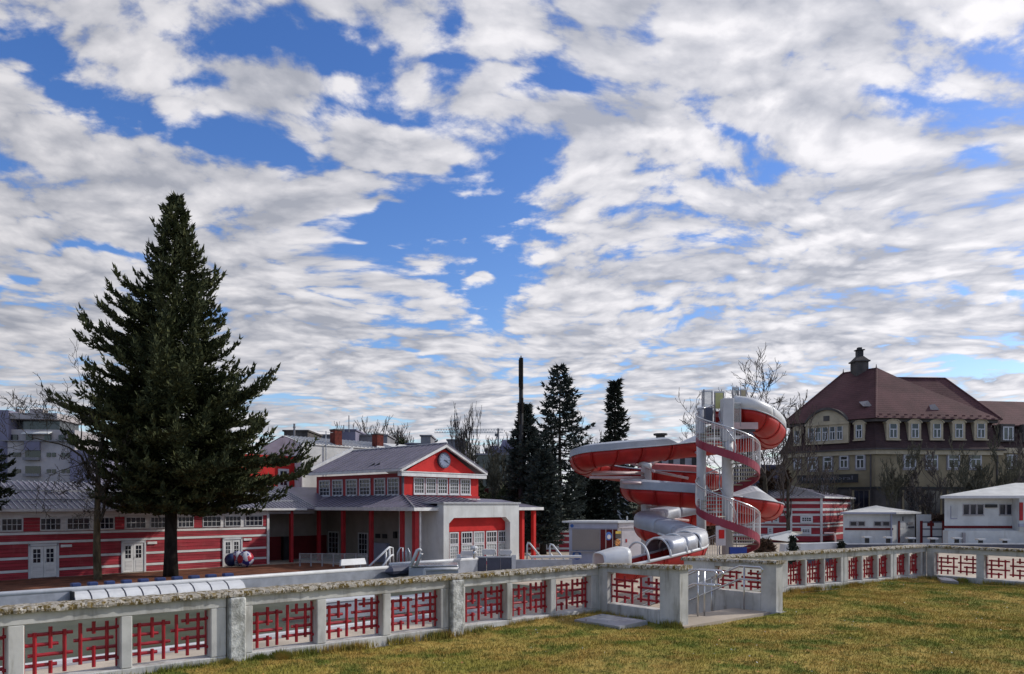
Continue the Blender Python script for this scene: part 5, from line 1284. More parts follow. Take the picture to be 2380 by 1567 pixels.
# ------------------------------------------------------------------ spiral stair tower
def tower():
    D = 33.6; cx = at(1691, 0, D).x; cy = D; Rr = 1.38
    T = thing('slide_tower', 'white spiral stair tower with crimson stringers and a glazed start platform', 'stair tower', (cx, cy, DECK))
    F0 = Fr(cx, cy, 0, 0)
    ztop = at(0, 927, D).z
    MB(F0).lathe(0, 0, [(.25,DECK),(.25,4.4),(.25,ztop-1.9)], 18).build('centre_column', M['tower_white'], T, smooth=True)
    MB(F0).box(-.27,.22,-.24,.24, ztop-1.92, ztop).build('column_head', M['tower_white'], T, bevel=.02)
    lx = at(1630,0,34.6).x; MB(Fr(lx, 34.6, 0, 0)).lathe(0,0,[(.215,DECK),(.215,at(0,952,34.6).z)], 18).build('side_column', M['tower_white'], T, smooth=True)
    MB(Fr(lx, 34.6, 0, 0)).lathe(0,0,[(.23,at(0,952,34.6).z+.001),(.2,at(0,948,34.6).z),(.05,at(0,946,34.6).z)], 12).build('column_cap', M['steel'], T, smooth=True)
    z0, pitch = 5.08, 3.03
    def zth(th): return z0-pitch*(th-math.pi)/(2*math.pi)
    th0 = R(85); th1 = math.pi+2*math.pi*(z0-DECK-.15)/pitch
    nst = int((th1-th0)/R(21)); 
    # treads (wedges) and their slotted grating look
    for i in range(nst):
        a = th0+(th1-th0)*i/nst; b = a+(th1-th0)/nst*1.12; z = zth(a)-.06
        P = []
        for (r, t_) in ((.24,a),(Rr-.03,a),(Rr-.03,(a+b)/2),(Rr-.03,b),(.24,b)): P.append((r*math.cos(t_), r*math.sin(t_), z))
        MB(F0).slab(P, .045).build('tread', M['tread'], T)
    # stringer: one sheet ribbon per half turn
    step = R(9); n = int((th1-th0)/step); ch = 20
    for s in range(0, n, ch):
        e = min(n, s+ch); V = []
        for i in range(s, e+1):
            t_ = th0+i*step; z = zth(t_)
            for r, dz in ((Rr, -.26), (Rr, .10), (Rr-.05, .10), (Rr-.05, -.26)): V.append((r*math.cos(t_), r*math.sin(t_), z+dz))
        k = e-s+1; F = [(i*4+j, i*4+(j+1) % 4, (i+1)*4+(j+1) % 4, (i+1)*4+j) for i in range(k-1) for j in range(4)]+[(3,2,1,0), tuple((k-1)*4+j for j in range(4))]
        MB(F0).add(V, F).build('stringer', M['crimson'], T, smooth=False)
        MB(F0).tube([((Rr+.0)*math.cos(th0+i*step), (Rr+.0)*math.sin(th0+i*step), zth(th0+i*step)+1.08) for i in range(s, e+1)], .032, 6).build('handrail', M['steel'], T, smooth=True)
        MB(F0).tube([((Rr+.0)*math.cos(th0+i*step), (Rr+.0)*math.sin(th0+i*step), zth(th0+i*step)+.98) for i in range(s, e+1)], .014, 5).build('under_rail', M['rail_pink'], T, smooth=True)
        MB(F0).tube([((.36)*math.cos(th0+i*step), (.36)*math.sin(th0+i*step), zth(th0+i*step)+1.0) for i in range(s, e+1)], .026, 5).build('inner_rail', M['steel_dull'], T, smooth=True)
    nb = int((th1-th0)/R(5.2))
    for i in range(nb):
        t_ = th0+(th1-th0)*i/nb; z = zth(t_); r = .009 if i % 7 else .026
        MB(F0).tube([(Rr*math.cos(t_), Rr*math.sin(t_), z+.08), (Rr*math.cos(t_), Rr*math.sin(t_), z+1.07)], r, 4, cap=False).build('baluster', M['tower_white'], T)
    # start platform at the top, behind the column
    zp = at(0, 992, 35.0).z; xa, xb = at(1640,0,35.2).x-cx, at(1738,0,35.2).x-cx
    PL = MB(F0).box(xa, xb, .35, 3.0, zp-.12, zp).build('platform', M['tread'], T)
    MB(F0).box(xa-.05, xb+.05, .28, .345, zp-.22, zp+.08).build('platform_edge', M['rail_pink'], T)
    for i in range(5): MB(F0).box(xa, xb, .5+i*.5, .58+i*.5, zp-.30, zp-.121).build('joist', M['dark_steel'], T)
    zt = lambda v, y=1.6: at(0, v, D+y).z
    def panel(u0, u1, v0, v1, y, m_, nm='screen'):
        k = D+y; a = at(u0, v0, k); b = at(u1, v1, k)
        MB().box(a.x, b.x, k-.015, k+.015, b.z, a.z).build(nm, M[m_], T)
        MB().bar((a.x-.02, k, a.z+.03), (b.x+.02, k, a.z+.03), .06, .07).build('screen_rail', M['cover_white'], T)
        for x in (a.x, b.x): MB().bar((x, k, min(b.z, zp)), (x, k, a.z+.04), .05, .05).build('screen_post', M['window_grey'], T)
    panel(1632, 1655, 911, 946, 2.9, 'clear_panel'); panel(1661, 1682, 913, 950, .6, 'panel_yellow'); panel(1703, 1716, 903, 932, 1.4, 'clear_panel'); panel(1721, 1734, 907, 948, 1.2, 'panel_tan')
    panel(1704, 1721, 938, 992, .3, 'clear_panel')
    MB().box(at(1640,0,33.9).x, at(1657,0,33.9).x, 33.9, 34.2, at(0,985,34).z, at(0,948,34).z).build('control_box', M['dark_steel'], T)
    MB().box(at(1663,0,34.4).x, at(1682,0,34.4).x, 34.4, 34.5, at(0,1003,34.4).z, at(0,956,34.4).z).build('red_board', M['slide_red'], T)
    for (u, v) in ((1667,966),(1676,972),(1672,984),(1679,988)):
        p = at(u, v, 34.35); MB(Fr(p.x, p.y, 0, 0)).extr([(.09*math.cos(k), p.z+.09*math.sin(k)) for k in [2*math.pi*i/12 for i in range(12)]], -.01, .0).build('round_sign', M['slide_pink'] if v < 980 else M['kiosk_white'], T)
    MB().tube([at(1636,940,35.4), at(1636,905,35.4)], .03, 6, raw=True).build('lightning_rod', M['dark_steel'], T)
    # boards at the foot
    MB().box(at(1697,0,32.8).x, at(1736,0,32.8).x, 32.8, 33.0, at(0,1290,32.8).z, at(0,1272,32.8).z).build('blue_board', M['blue_plastic'], T)
    p = at(1664,1225,32.4); MB().box(p.x, p.x+.42, 32.4, 32.44, p.z-.8, p.z+.05).build('rules_sign', M['kiosk_white'], T, label='white and red rules sign on the stair foot')
    MB().box(p.x+.12, p.x+.36, 32.38, 32.398, p.z-.5, p.z-.12).build('rules_print', M['bright_red'], T)
tower()
# hedge and shrub behind the entrance
def shrub(u0, u1, v0, v1, d, label, mm='hedge_brown', n=2600, name='shrub', cat='shrub'):
    a = at(u0, v0, d); b = at(u1, v1, d); w = (b.x-a.x)/2; h = a.z-DECK; cx = (a.x+b.x)/2
    th = rng.uniform(0, 2*np.pi, n); rr = rng.random(n)**.4; zz = rng.random(n)
    k = rr*(1-np.clip(zz-.75, 0, 1)*1.6)
    C = np.stack([cx+w*k*np.cos(th), d+1.0+w*k*np.sin(th)*.8, DECK+h*zz], 1)
    o = rng.normal(0, .12, (n, 3)); p = rng.normal(0, .12, (n, 3)); V = np.empty((n*3, 3)); V[0::3] = C; V[1::3] = C+o; V[2::3] = C+p
    t = thing(name, label, cat, (cx, d+1, DECK)); raw_mesh('foliage', V, np.arange(n*3).reshape(-1,3), M[mm], t, loc=(cx, d+1, DECK+.1))
    MB().tube([(cx,d+1,DECK),(cx,d+1,DECK+h*.7)], .06, 6).build('stem', M['bark_dark'], t)
shrub(1765, 1815, 1257, 1300, 47, 'dense brown hedge block right of the stair tower')
shrub(1846, 1862, 1249, 1300, 55, 'small black green shrub splitting the white trough', 'spruce_black', 900)
shrub(1961, 1976, 1262, 1300, 57, 'dark little bush at the right end of the white trough', 'spruce_black', 700)
# ------------------------------------------------------------------ big yellow house with mansard roof
def yellow_house():
    d = 110.0; X5 = lambda z: (2750+z/2.6114)/1.533; Y5 = lambda z: (1250+z/2.6114)/1.533
    c = at(X5(965), 0, d); FRt = Fr(c.x, d, DECK, R(7)); 
    FLf = Fr(c.x, d, DECK, R(-42))                     # left front, runs to negative x away from the viewer
    t = thing('mansard_house', 'large yellow house with dark mansard roof, arched dormers and a roof turret', 'house', FRt.w(8,4,0))
    H1 = FRt.zv(Y5(905), 0); H2 = FRt.zv(Y5(625), 0)       # cornice, mansard top
    xr = FRt.xu(X5(2120)); xl = FLf.xu(X5(110)); vr = lambda z, x=0: FRt.zv(Y5(z), x); vl = lambda z, x=0: FLf.zv(Y5(z), x)
    def pent(fr_l, z0, z1, inset0, inset1, name, m_):
        A0 = [FLf.w(xl+inset0, inset0, z0), FLf.w(0, inset0, z0) if 0 else None]
    def ring(ins, z):
        # outline of the block set back by ins
        a = Vector(FLf.w(xl+ins, ins, z)); b0 = Vector(FLf.w(0, 0, z)); 
        # bisector at the corner
        na = Vector((-math.sin(FLf.a), math.cos(FLf.a), 0)); nb = Vector((-math.sin(FRt.a), math.cos(FRt.a), 0))
        bis = (na+nb); bis = bis/(bis.dot(na)); b = b0+bis*ins
        cc = Vector(FRt.w(xr-ins, ins, z)); e = Vector(FRt.w(xr-ins, 15-ins, z)); f = Vector(FLf.w(xl+ins, 15-ins, z))
        return [a, b, cc, e, f]
    def shell(r0, r1, name, m_, top=True):
        n = 5; m = MB().add(r0+r1, [(i, (i+1) % n, (i+1) % n+n, i+n) for i in range(n)]+([tuple(range(n, 2*n))] if top else []), raw=True); return m.build(name, M[m_], t)
    shell(ring(0, 0), ring(0, H1), 'wall', 'yellow_wall')
    shell(ring(-.35, H1-.9), ring(-.35, H1-.25), 'cornice', 'cream_trim'); shell(ring(-.6, H1-.248), ring(-.6, H1), 'gutter', 'dark_stone')
    shell(ring(-.55, H1+.003), ring(.15, H1+1.1), 'skirt_roof', 'mansard_tile', False)
    shell(ring(.16, H1+1.0), ring(.95, H2), 'mansard', 'mansard_tile')
    shell(ring(.15, H2-.45), ring(.15, H2-.05), 'eave', 'dark_stone'); 
    # upper roof: ridge points
    e = ring(-.25, H2)
    K1 = at(X5(665), Y5(210), d+13); K2 = at(X5(972), Y5(165), d+9); K3 = at(X5(1160), Y5(252), d+10); K4 = at(X5(1612), Y5(258), d+9)
    V = e+[K1, K2, K3, K4]
    MB().add(V, [(0,1,6,5),(1,2,8,7,6),(2,3,8),(3,4,5,6,7,8),(4,0,5)], raw=True).build('roof', M['roof_tile'], t)
    rg = lambda a, b, r=.16: MB().tube([a, b], r, 6, raw=True).build('ridge_tiles', M['dark_stone'] if r < .15 else M['roof_tile'], t)
    for a, b in ((e[0],K1),(K1,K2),(e[1],K2),(K2,K3),(K3,K4),(K4,e[2])): rg(a, b)
    for k in (K1, K2): MB().tube([k, k+Vector((0,0,.7))], [.12,.03], 6, raw=True).build('finial', M['dark_stone'], t)
    # snow guard row along both eaves
    def lerp(a, b, f): return a+(b-a)*f
    for i in range(15):
        p = lerp(lerp(e[1], e[2], (i+.5)/15), lerp(K2, K4, (i+.5)/15), .05)+Vector((0,-.1,.15)); MB().box(p.x-.22, p.x+.22, p.y-.12, p.y, p.z-.1, p.z+.06).build('snow_guard', M['roof_tile'], t)
    for (za, zb) in ((870,502),(1490,535)):
        p = at(X5(za), Y5(zb), d+3.2); MB().add([(p.x-.7,p.y-.8,p.z-.35),(p.x+.7,p.y-.8,p.z-.35),(p.x+.7,p.y+.6,p.z+.5),(p.x-.7,p.y+.6,p.z+.5),(p.x,p.y-.8,p.z+.5)], [(0,1,4),(0,4,3),(1,2,4),(2,3,4)]).build('roof_hatch', M['slide_pink'] if 0 else M['concrete_pale'], t)
    # turret
    p = at(X5(815), Y5(205), d+11); w = 1.0; zt = at(0, Y5(110), d+11).z
    Tt = MB().box(p.x-w, p.x+w, p.y-w, p.y+w, p.z-2.4, zt).build('turret', M['dark_stone'], t)
    m = MB(); m.box(p.x-w-.22, p.x+w+.22, p.y-w-.22, p.y+w+.22, zt+.003, zt+.22); m.add([(p.x-w-.1,p.y-w-.1,zt+.225),(p.x+w+.1,p.y-w-.1,zt+.225),(p.x+w+.1,p.y+w+.1,zt+.225),(p.x-w-.1,p.y+w+.1,zt+.225),(p.x-.5,p.y-.5,zt+.95),(p.x+.5,p.y-.5,zt+.95),(p.x+.5,p.y+.5,zt+.95),(p.x-.5,p.y+.5,zt+.95)], [(0,1,5,4),(1,2,6,5),(2,3,7,6),(3,0,4,7),(4,5,6,7)]); m.build('turret_roof', M['dark_stone'], Tt)
    m = MB(); m.box(p.x-.45,p.x+.45,p.y-.45,p.y+.45,zt+.9,zt+1.9); m.box(p.x-.62,p.x+.62,p.y-.62,p.y+.62,zt+1.9,zt+2.05); m.box(p.x-.3,p.x+.3,p.y-.3,p.y+.3,zt+2.05,zt+2.4); m.build('turret_lantern', M['black'], Tt)
    # dormer windows with cream surrounds and arched heads
    def dormer(fr, x0, x1, z0, z1, y=0.25, nm='dormer'):
        w = x1-x0; n = 8; arch = [(x0+w*(1-math.cos(math.pi*i/n))/2*1.0, z1-.35+.42*math.sin(math.pi*i/n)) for i in range(n+1)]
        S = MB(fr).extr([(x0,z0),(x1,z0)]+arch[::-1], y-.20, y+1.2).build(nm, M['cream_trim'], t)
        MB(fr).extr([(x0-.14,z1-.42)]+[(a+( -.14 if i==0 else .14 if i==n else 0), b+.12) for i, (a, b) in enumerate(arch)]+[(x1+.14,z1-.42)]+[(a,b+.01) for a,b in arch[::-1]], y-.32, y+1.0).build('dormer_hood', M['cream_trim'], S)
        iw = w*.20; a, b, c, e_ = x0+iw, x1-iw, z0+.25, z1-.55
        MB(fr).box(a, b, y-.22, y-.202, c, e_).build('glass', M['glass_dark'], S)
        m = MB(fr); zc = c+(e_-c)*.62
        for q in (a, b-.12, (a+b)/2-.08): m.box(q, q+(.12 if q != (a+b)/2-.08 else .16), y-.28, y-.221, c, e_ if q != (a+b)/2-.08 else zc)
        m.box(a, b, y-.29, y-.222, zc-.07, zc+.07); m.box(a, b, y-.285, y-.2225, c-.001, c+.1); m.build('casement', M['window_white'], S)
        MB(fr).box(x0-.12, x1+.12, y-.36, y-.202, z0-.14, z0+.02).build('sill', M['cream_trim'], S)
    Xr = FRt.xu
    for a, b in ((1070,1192),(1275,1392),(1478,1597),(1683,1803),(1887,2007)):
        x0, x1 = Xr(X5(a)), Xr(X5(b)); dormer(FRt, x0, x1, vr(825, x0), vr(645, x0))
    Xl = FLf.xu
    for a, b, p, q in ((762,860,660,832),(195,270,718,880)):
        x0, x1 = Xl(X5(a)), Xl(X5(b)); dormer(FLf, x0, x1, vl(q, x0), vl(p, x0))
    # big arched gable on the left front with five windows
    x0, x1 = Xl(X5(320)), Xl(X5(715)); z0 = vl(850, (x0+x1)/2); ztm = vl(555, (x0+x1)/2); zsh = vl(672, (x0+x1)/2); w = x1-x0; n = 14
    arch = [(x0+w*i/n, zsh+(ztm-zsh)*math.sin(math.pi*i/n)**.8) for i in range(n+1)]
    G = MB(FLf).extr([(x0,z0-.3),(x1,z0-.3)]+arch[::-1], -.25, 3.5).build('arched_gable', M['cream_trim'], t)
    MB(FLf).extr([(a,b+.38) for a,b in arch]+[(a,b+.01) for a,b in arch[::-1]], -.6, 4.0).build('gable_roof', M['dark_stone'], G)
    MB(FLf).box(x0-.1, x1+.1, -.42, -.252, zsh-.35, zsh-.02).build('gable_cornice', M['cream_trim'], G)
    for i in range(5):
        a = x0+.5+(w-1.0)*i/5; b = a+(w-1.0)/5*.68
        W = MB(FLf).box(a, b, -.285, -.252, z0+.3, zsh-.7).build('gable_window', M['glass_grey'], G)
    m = MB(FLf)
    for i in range(5):
        a = x0+.5+(w-1.0)*i/5; b = a+(w-1.0)/5*.68; q = (a+b)/2; zc = z0+.3+(zsh-.7-z0-.3)*.62
        m.box(q-.06, q+.06, -.34, -.286, z0+.3, zc); m.box(a, b, -.345, -.287, zc-.06, zc+.06); m.box(a-.06, a+.04, -.35, -.2865, z0+.3, zsh-.7); m.box(b-.04, b+.06, -.35, -.2865, z0+.3, zsh-.7)
        m.box(a-.06, b+.06, -.34, -.2863, z0+.2, z0+.34)
    m.build('casements', M['window_white'], G)
    q = (x0+x1)/2; MB(FLf).box(q-.45, q+.45, -.30, -.252, zsh+.25, zsh+1.05).build('gable_vent', M['dark_stone'], G)
    # middle floor windows
    def win2(fr, x0, x1, z0, z1):
        S = MB(fr).box(x0-.22, x1+.22, -.12, -.002, z0-.3, z1+.3).build('window', M['window_grey'], t)
        MB(fr).box(x0, x1, -.135, -.121, z0, z1).build('glass', M['glass_dark'], S)
        m = MB(fr); zc = z0+(z1-z0)*.62; q = (x0+x1)/2
        m.box(x0-.06, x0+.08, -.2, -.136, z0, z1); m.box(x1-.08, x1+.06, -.2, -.136, z0, z1); m.box(q-.08, q+.08, -.2, -.137, z0, zc); m.box(x0, x1, -.21, -.1365, zc-.07, zc+.07); m.box(x0, x1, -.205, -.1362, z0-.02, z0+.1); m.box(x0, x1, -.205, -.1362, z1-.22, z1)
        m.build('casement', M['window_white'], S)
    for a, b in ((1230,1328),(1436,1532),(1637,1735),(1843,1938)):
        x0, x1 = Xr(X5(a)), Xr(X5(b)); win2(FRt, x0, x1, vr(1092, x0), vr(960, x0))
    for a, b, p, q in ((215,268,1020,1095),(345,415,990,1110),(488,560,985,1110),(640,708,975,1090),(790,862,965,1095)):
        x0, x1 = Xl(X5(a)), Xl(X5(b)); win2(FLf, x0, x1, vl(q, x0), vl(p, x0))
    # ground floor: dark plinth storey with tall openings
    Hg = vr(1265, 0)
    shell(ring(-.08, 0), ring(-.08, Hg-.3), 'ground_floor', 'dark_stone', False); shell(ring(-.28, Hg-.298), ring(-.28, Hg), 'string_course', 'black', False)
    for a, b in ((770,905),(1225,1365),(1430,1560),(1640,1800),(1880,2040)):
        fr = FRt if a > 965 else FLf; x0, x1 = fr.xu(X5(a)), fr.xu(X5(b)); S = MB(fr).box(x0, x1, -.16, -.082, .3, Hg-.6).build('shop_window', M['glass_dark'], t)
        MB(fr).box(x0-.3, x0-.002, -.2, -.083, .0, Hg-.5).build('jamb', M['yellow_wall'], t); MB(fr).box(x1+.002, x1+.3, -.2, -.083, .0, Hg-.5).build('jamb', M['yellow_wall'], t)
        for k in (1, 2): MB(fr).box(x0+(x1-x0)*k/3-.05, x0+(x1-x0)*k/3+.05, -.2, -.161, .3, Hg-.6).build('mullion', M['dark_stone'], S)
    # dark sign board with pale lettering
    x0, x1 = Xl(X5(262)), Xl(X5(822)); z1, z0 = vl(1155, (x0+x1)/2), vl(1232, (x0+x1)/2)
    SB = MB(FLf).box(x0, x1, -1.1, -.85, z0, z1).build('sign_board', M['black'], t)
    cu = bpy.data.curves.new('sign_text', 'FONT'); cu.body = 'Janumedloral'; cu.size = 1; cu.extrude = .02; cu.resolution_u = 1
    to = bpy.data.objects.new('tmp_text', cu); col.objects.link(to); bpy.context.view_layer.update()
    me = bpy.data.meshes.new_from_object(to.evaluated_get(bpy.context.evaluated_depsgraph_get())); bpy.data.objects.remove(to)
    xs_ = [v.co.x for v in me.vertices]; ys_ = [v.co.y for v in me.vertices]; sx = (x1-x0)*.86/(max(xs_)-min(xs_)); sy = (z1-z0)*.62/(max(ys_)-min(ys_)); mx = min(xs_); my = min(ys_)
    o = Vector(FLf.w(x0+(x1-x0)*.06, -1.12, z0+(z1-z0)*.18))
    for v in me.vertices:
        q = Vector(FLf.w(x0+(x1-x0)*.06+(v.co.x-mx)*sx, -1.12-v.co.z, z0+(z1-z0)*.18+(v.co.y-my)*sy)); v.co = q-o
    me.materials.clear(); me.materials.append(M['concrete_grey']); link('lettering', me, SB, o)
    MB(FLf).box(x0+3, x1-4.5, -.5, -.09, z0-1.6, z0-.3).build('awning', M['window_grey'], t)
    for fr, z in ((FLf, -.6), (FRt, xr-.6)): MB(fr).box(z-.09, z+.09, -.35, -.13, 0, H1-.9).build('downpipe', M['dark_stone'], t)
    # lower wing to the right
    F3 = FRt.sub(xr+.002, .6, 0, R(1.5)); t2 = thing('house_wing', 'lower wing of the yellow house with dormers, at the right picture edge', 'house', F3.w(6,0,0)); L = 26
    H3 = F3.zv(Y5(905), 2); Hr = F3.zv(Y5(690), 2); HR = F3.zv(Y5(505), 2, 5)
    MB(F3).box(0, L, 0, 13, 0, H3).build('wall', M['yellow_wall'], t2); MB(F3).box(-.02, L, -.4, -.002, H3-.8, H3).build('cornice', M['cream_trim'], t2)
    MB(F3).slab([(0,-.1,H3+.02),(L,-.1,H3+.02),(L,1.0,Hr),(0,1.0,Hr)], .1).build('mansard', M['mansard_tile'], t2)
    MB(F3).slab([(-1.5,.4,Hr+.01),(L,.4,Hr+.01),(L,6,HR+.8),(-1.5,6,HR+.8)], .15).build('roof', M['roof_tile'], t2)
    for a in (2138, 2345):
        x0 = F3.xu(X5(a)); x1 = x0+4.1 if a > 2200 else F3.xu(X5(2235)); z0, z1 = F3.zv(Y5(835), 2), F3.zv(Y5(708), 2)
        S = MB(F3).box(x0-.3, x1+.3, -.2, 1.6, z0-.2, z1+.4).build('dormer', M['dark_stone'], t2); MB(F3).box(x0, x1, -.23, -.202, z0, z1).build('glass', M['glass_grey'], S)
        m = MB(F3); q = (x0+x1)/2
        for k in (x0, q-.1, x1-.2): m.box(k, k+.2, -.3, -.231, z0, z1)
        m.box(x0, x1, -.31, -.2315, z0, z0+.15); m.box(x0, x1, -.31, -.2315, z1-.15, z1); m.build('casement', M['window_white'], S)
    x0, x1 = F3.xu(X5(2185)), F3.xu(X5(2280)); z0, z1 = F3.zv(Y5(1100), 2), F3.zv(Y5(965), 2)
    window(F3, t2, x0, x1, z0, z1, cols=2, rows=2, fw=.2, mw=.12); MB(F3).box(1, L, -.5, -.1, F3.zv(Y5(1225),3), F3.zv(Y5(1165),3)).build('shop_sign', M['black'], t2)
    MB(F3).box(0, L, -.1, -.004, 0, Hg-.4).build('ground_floor', M['dark_stone'], t2)
yellow_house()
# ------------------------------------------------------------------ town behind
def block(name, label, d, u0, u1, v0, v1, m_='concrete_grey', ang=0, rows=0, cols=0, wm='glass_dark', dep=12, roof=None, cat='building', zb=DECK, inset=(.22,.5)):
    F0 = Fr(at(u0,0,d).x, d, 0, ang); x1 = F0.xu(u1); z1 = F0.zv(v0, 0)+0; z0 = zb
    t = thing(name, label, cat, F0.w(x1/2, 0, z0))
    MB(F0).box(0, x1, 0, dep, z0, z1).build('wall', M[m_], t)
    if rows:
        zb_ = F0.zv(v1, 0); dh = (z1-zb_)/rows; dw = x1/cols
        for r in range(rows):
            for c_ in range(cols):
                a = c_*dw+dw*inset[0]; b = (c_+1)*dw-dw*inset[0]; MB(F0).box(a, b, -.15, -.002, zb_+r*dh+dh*.3, zb_+r*dh+dh*(.3+inset[1])).build('window', M[wm], t)
    MB(F0).box(-.3, x1+.3, -.3, dep+.3, z1+.003, z1+.35).build('parapet', M[roof or m_], t)
    return t, F0
def apartment_left():
    d = 140.0; q = lambda z: z/4.804; w = lambda z: 880.6+z/4.804
    F0 = Fr(at(q(80),0,d).x, d, DECK, R(5)); X = F0.xu; V = lambda z: F0.zv(w(z), 5)
    t = thing('apartment_block', 'pale terraced apartment block with roof penthouse, behind the bare tree at left', 'apartment block', F0.w(5,0,0))
    MB(F0).box(X(q(85)), X(q(835)), 0, 12, 0, V(690)).build('wall', M['concrete_pale'], t)
    MB(F0).box(X(q(840)), X(q(1070)), -2, 12, 0, V(800)).build('side_wing', M['blue_block'], t)
    MB(F0).box(X(q(30)), X(q(775)), 2.0, 12, V(688), V(555)).build('upper_storey', M['concrete_pale'], t)
    MB(F0).box(X(q(90)), X(q(560)), 3.5, 11, V(553), V(430)).build('penthouse', M['glass_grey'], t)
    MB(F0).box(X(q(65)), X(q(600)), 1.2, 12, V(440), V(372)).build('penthouse_roof', M['concrete_pale'], t)
    MB(F0).box(X(q(-120)), X(q(60)), 1, 12, 0, V(345)).build('stair_tower', M['blue_block'], t)
    for a, b in ((165,225),(240,320),(0,45)): MB(F0).box(X(q(a)), X(q(b)), 5, 7, V(372)+.003, V(300)).build('chimney', M['concrete_pale'], t)
    for a, b in ((68,135),(232,300),(442,512),(600,675)): MB(F0).box(X(q(a)), X(q(b)), 1.7, 1.998, V(700), V(615)).build('window', M['glass_dark'], t)
    MB(F0).slab([(X(q(220)),.4,V(605)),(X(q(525)),.4,V(605)),(X(q(525)),2,V(575)),(X(q(220)),2,V(575))], .15).build('awning', M['render_wall'], t)
    MB(F0).box(X(q(20)), X(q(800)), -.6, 1.99, V(700), V(688)).build('terrace', M['concrete_grey'], t)
    MB(F0).box(X(q(285)), X(q(455)), -.5, -.002, V(800), V(690)).build('balcony', M['blue_block'], t)
    for p, r in ((790,880),(975,1060)):
        MB(F0).box(X(q(285)), X(q(455)), -.12, -.003, V(r), V(p)).build('loggia', M['glass_dark'], t)
        MB(F0).box(X(q(280)), X(q(460)), -.9, -.121, V(r+30), V(r)).build('balcony', M['concrete_grey'], t)
        for a, b in ((150,235),(525,570),(585,625),(690,730),(745,780)): MB(F0).box(X(q(a)), X(q(b)), -.15, -.003, V(r-10), V(p+35)).build('window', M['glass_dark'], t)
apartment_left()
hill = []
def hillside():
    V = []; F = []; nx, ny_ = 60, 14
    for i in range(nx):
        u = -900+i*(4300/(nx-1))
        for j in range(ny_):
            d = 170+j*22; x = (u-CXP)/FPX*230*(1+j*.06)
            h = DECK+ (j/(ny_-1))**.8*13*(.7+.3*math.sin(i*.35+1))*(1 if u < 1500 else max(.25, 1-(u-1500)/900))
            V.append((x, d, h-.03))
    for i in range(nx-1):
        for j in range(ny_-1): a = i*ny_+j; F.append((a, a+ny_, a+ny_+1, a+1))
    o = MB().add(V, F, raw=True).build('hillside', M['bush_green'], None, smooth=True); structure(o)
hillside()
block('office_block', 'grey green block with square windows behind the pavilion gable, left of the spruces', 150, 1108, 1215, 1058, 1160, 'green_block', 0, 4, 6, roof='concrete_grey')
t, F0 = block('domed_block', 'grey purple block with a dark rounded roof peeping left of the mast spruce', 190, 1128, 1205, 1046, 1100, 'blue_block', 0)
MB(F0).tube([(F0.xu(1172),4,F0.zv(1048,0)),(F0.xu(1180),4,F0.zv(1035,0)),(F0.xu(1190),4,F0.zv(1034,0)),(F0.xu(1200),4,F0.zv(1050,0))], [1.5,2.2,2.2,1.5], 8).build('rounded_roof', M['blue_block'], t, smooth=True)
MB(F0).box(F0.xu(1136), F0.xu(1158), 3, 8, F0.zv(1048,0), F0.zv(1034,0)).build('roof_house', M['blue_block'], t)
block('town_house', 'flat grey purple building on the skyline behind the pavilion ridge', 200, 940, 1080, 1033, 1080, 'blue_block', 0)
t, F0 = block('town_house', 'square grey stair head rising from the skyline building', 196, 978, 1001, 1014, 1060, 'concrete_grey', 0)
block('town_house', 'low dark grey block with stepped roof right of the square stair head', 198, 1040, 1076, 1024, 1060, 'concrete_grey', 0)
block('town_house', 'grey block behind the red chimneys on the skyline', 180, 793, 826, 1001, 1050, 'blue_block', 0)
block('town_house', 'dark brick block at the left edge of the metal roof', 170, 660, 715, 1003, 1060, 'dark_stone', 0)
block('town_house', 'long low grey row between the two red chimneys', 185, 715, 900, 1013, 1060, 'concrete_grey', 0)
block('town_house', 'grey house with white gable seen just left of the upper slide', 160, 1398, 1462, 1046, 1110, 'render_wall', 0)
block('town_house', 'dark grey roofs seen under the upper slide sweep', 150, 1505, 1640, 1058, 1130, 'dark_stone', 0, 2, 5, wm='concrete_pale')
block('town_house', 'blue grey house behind the slide tower and bare trees', 135, 1735, 1830, 1085, 1150, 'blue_block', 0, 3, 4)
block('town_house', 'low dark hut behind the spruces near the portal', 120, 1108, 1200, 1140, 1190, 'dark_red', 0)
t = thing('chimney_stack', 'thin dark chimney standing above the upper slide hood', 'chimney', at(1535,1040,150)); MB().tube([at(1535,1060,150), at(1535,1010,150)], .9, 8, raw=True).build('flue', M['dark_stone'], t); MB().tube([at(1535,1012,150), at(1535,1008,150)], 1.4, 8, raw=True).build('flue_cap', M['dark_stone'], t)
def crane():
    d = 420.0; t = thing('tower_crane', 'pale tower crane far off on the skyline behind the poplar', 'crane', at(1158,1060,d))
    m = MB()
    a, b = at(1010,1006,d), at(1170,1006,d); m.bar(a, b, .35, .35); m.bar(a+Vector((0,0,2)), b+Vector((0,0,2)), .25, .25)
    n = 26
    for i in range(n): p = a.lerp(b, i/n); q = a.lerp(b, (i+.5)/n)+Vector((0,0,2)); r = a.lerp(b, (i+1)/n); m.bar(p, q, .15, .15); m.bar(q, r, .15, .15)
    m.build('jib', M['render_wall'], t); MB().bar(at(1158,1070,d), at(1158,996,d), 1.1, 1.1).build('mast', M['concrete_pale'], t); MB().box(at(1150,0,d).x, at(1156,0,d).x, d-1, d+1, at(0,1014,d).z, at(0,1008,d).z).build('cab', M['concrete_grey'], t)
crane()
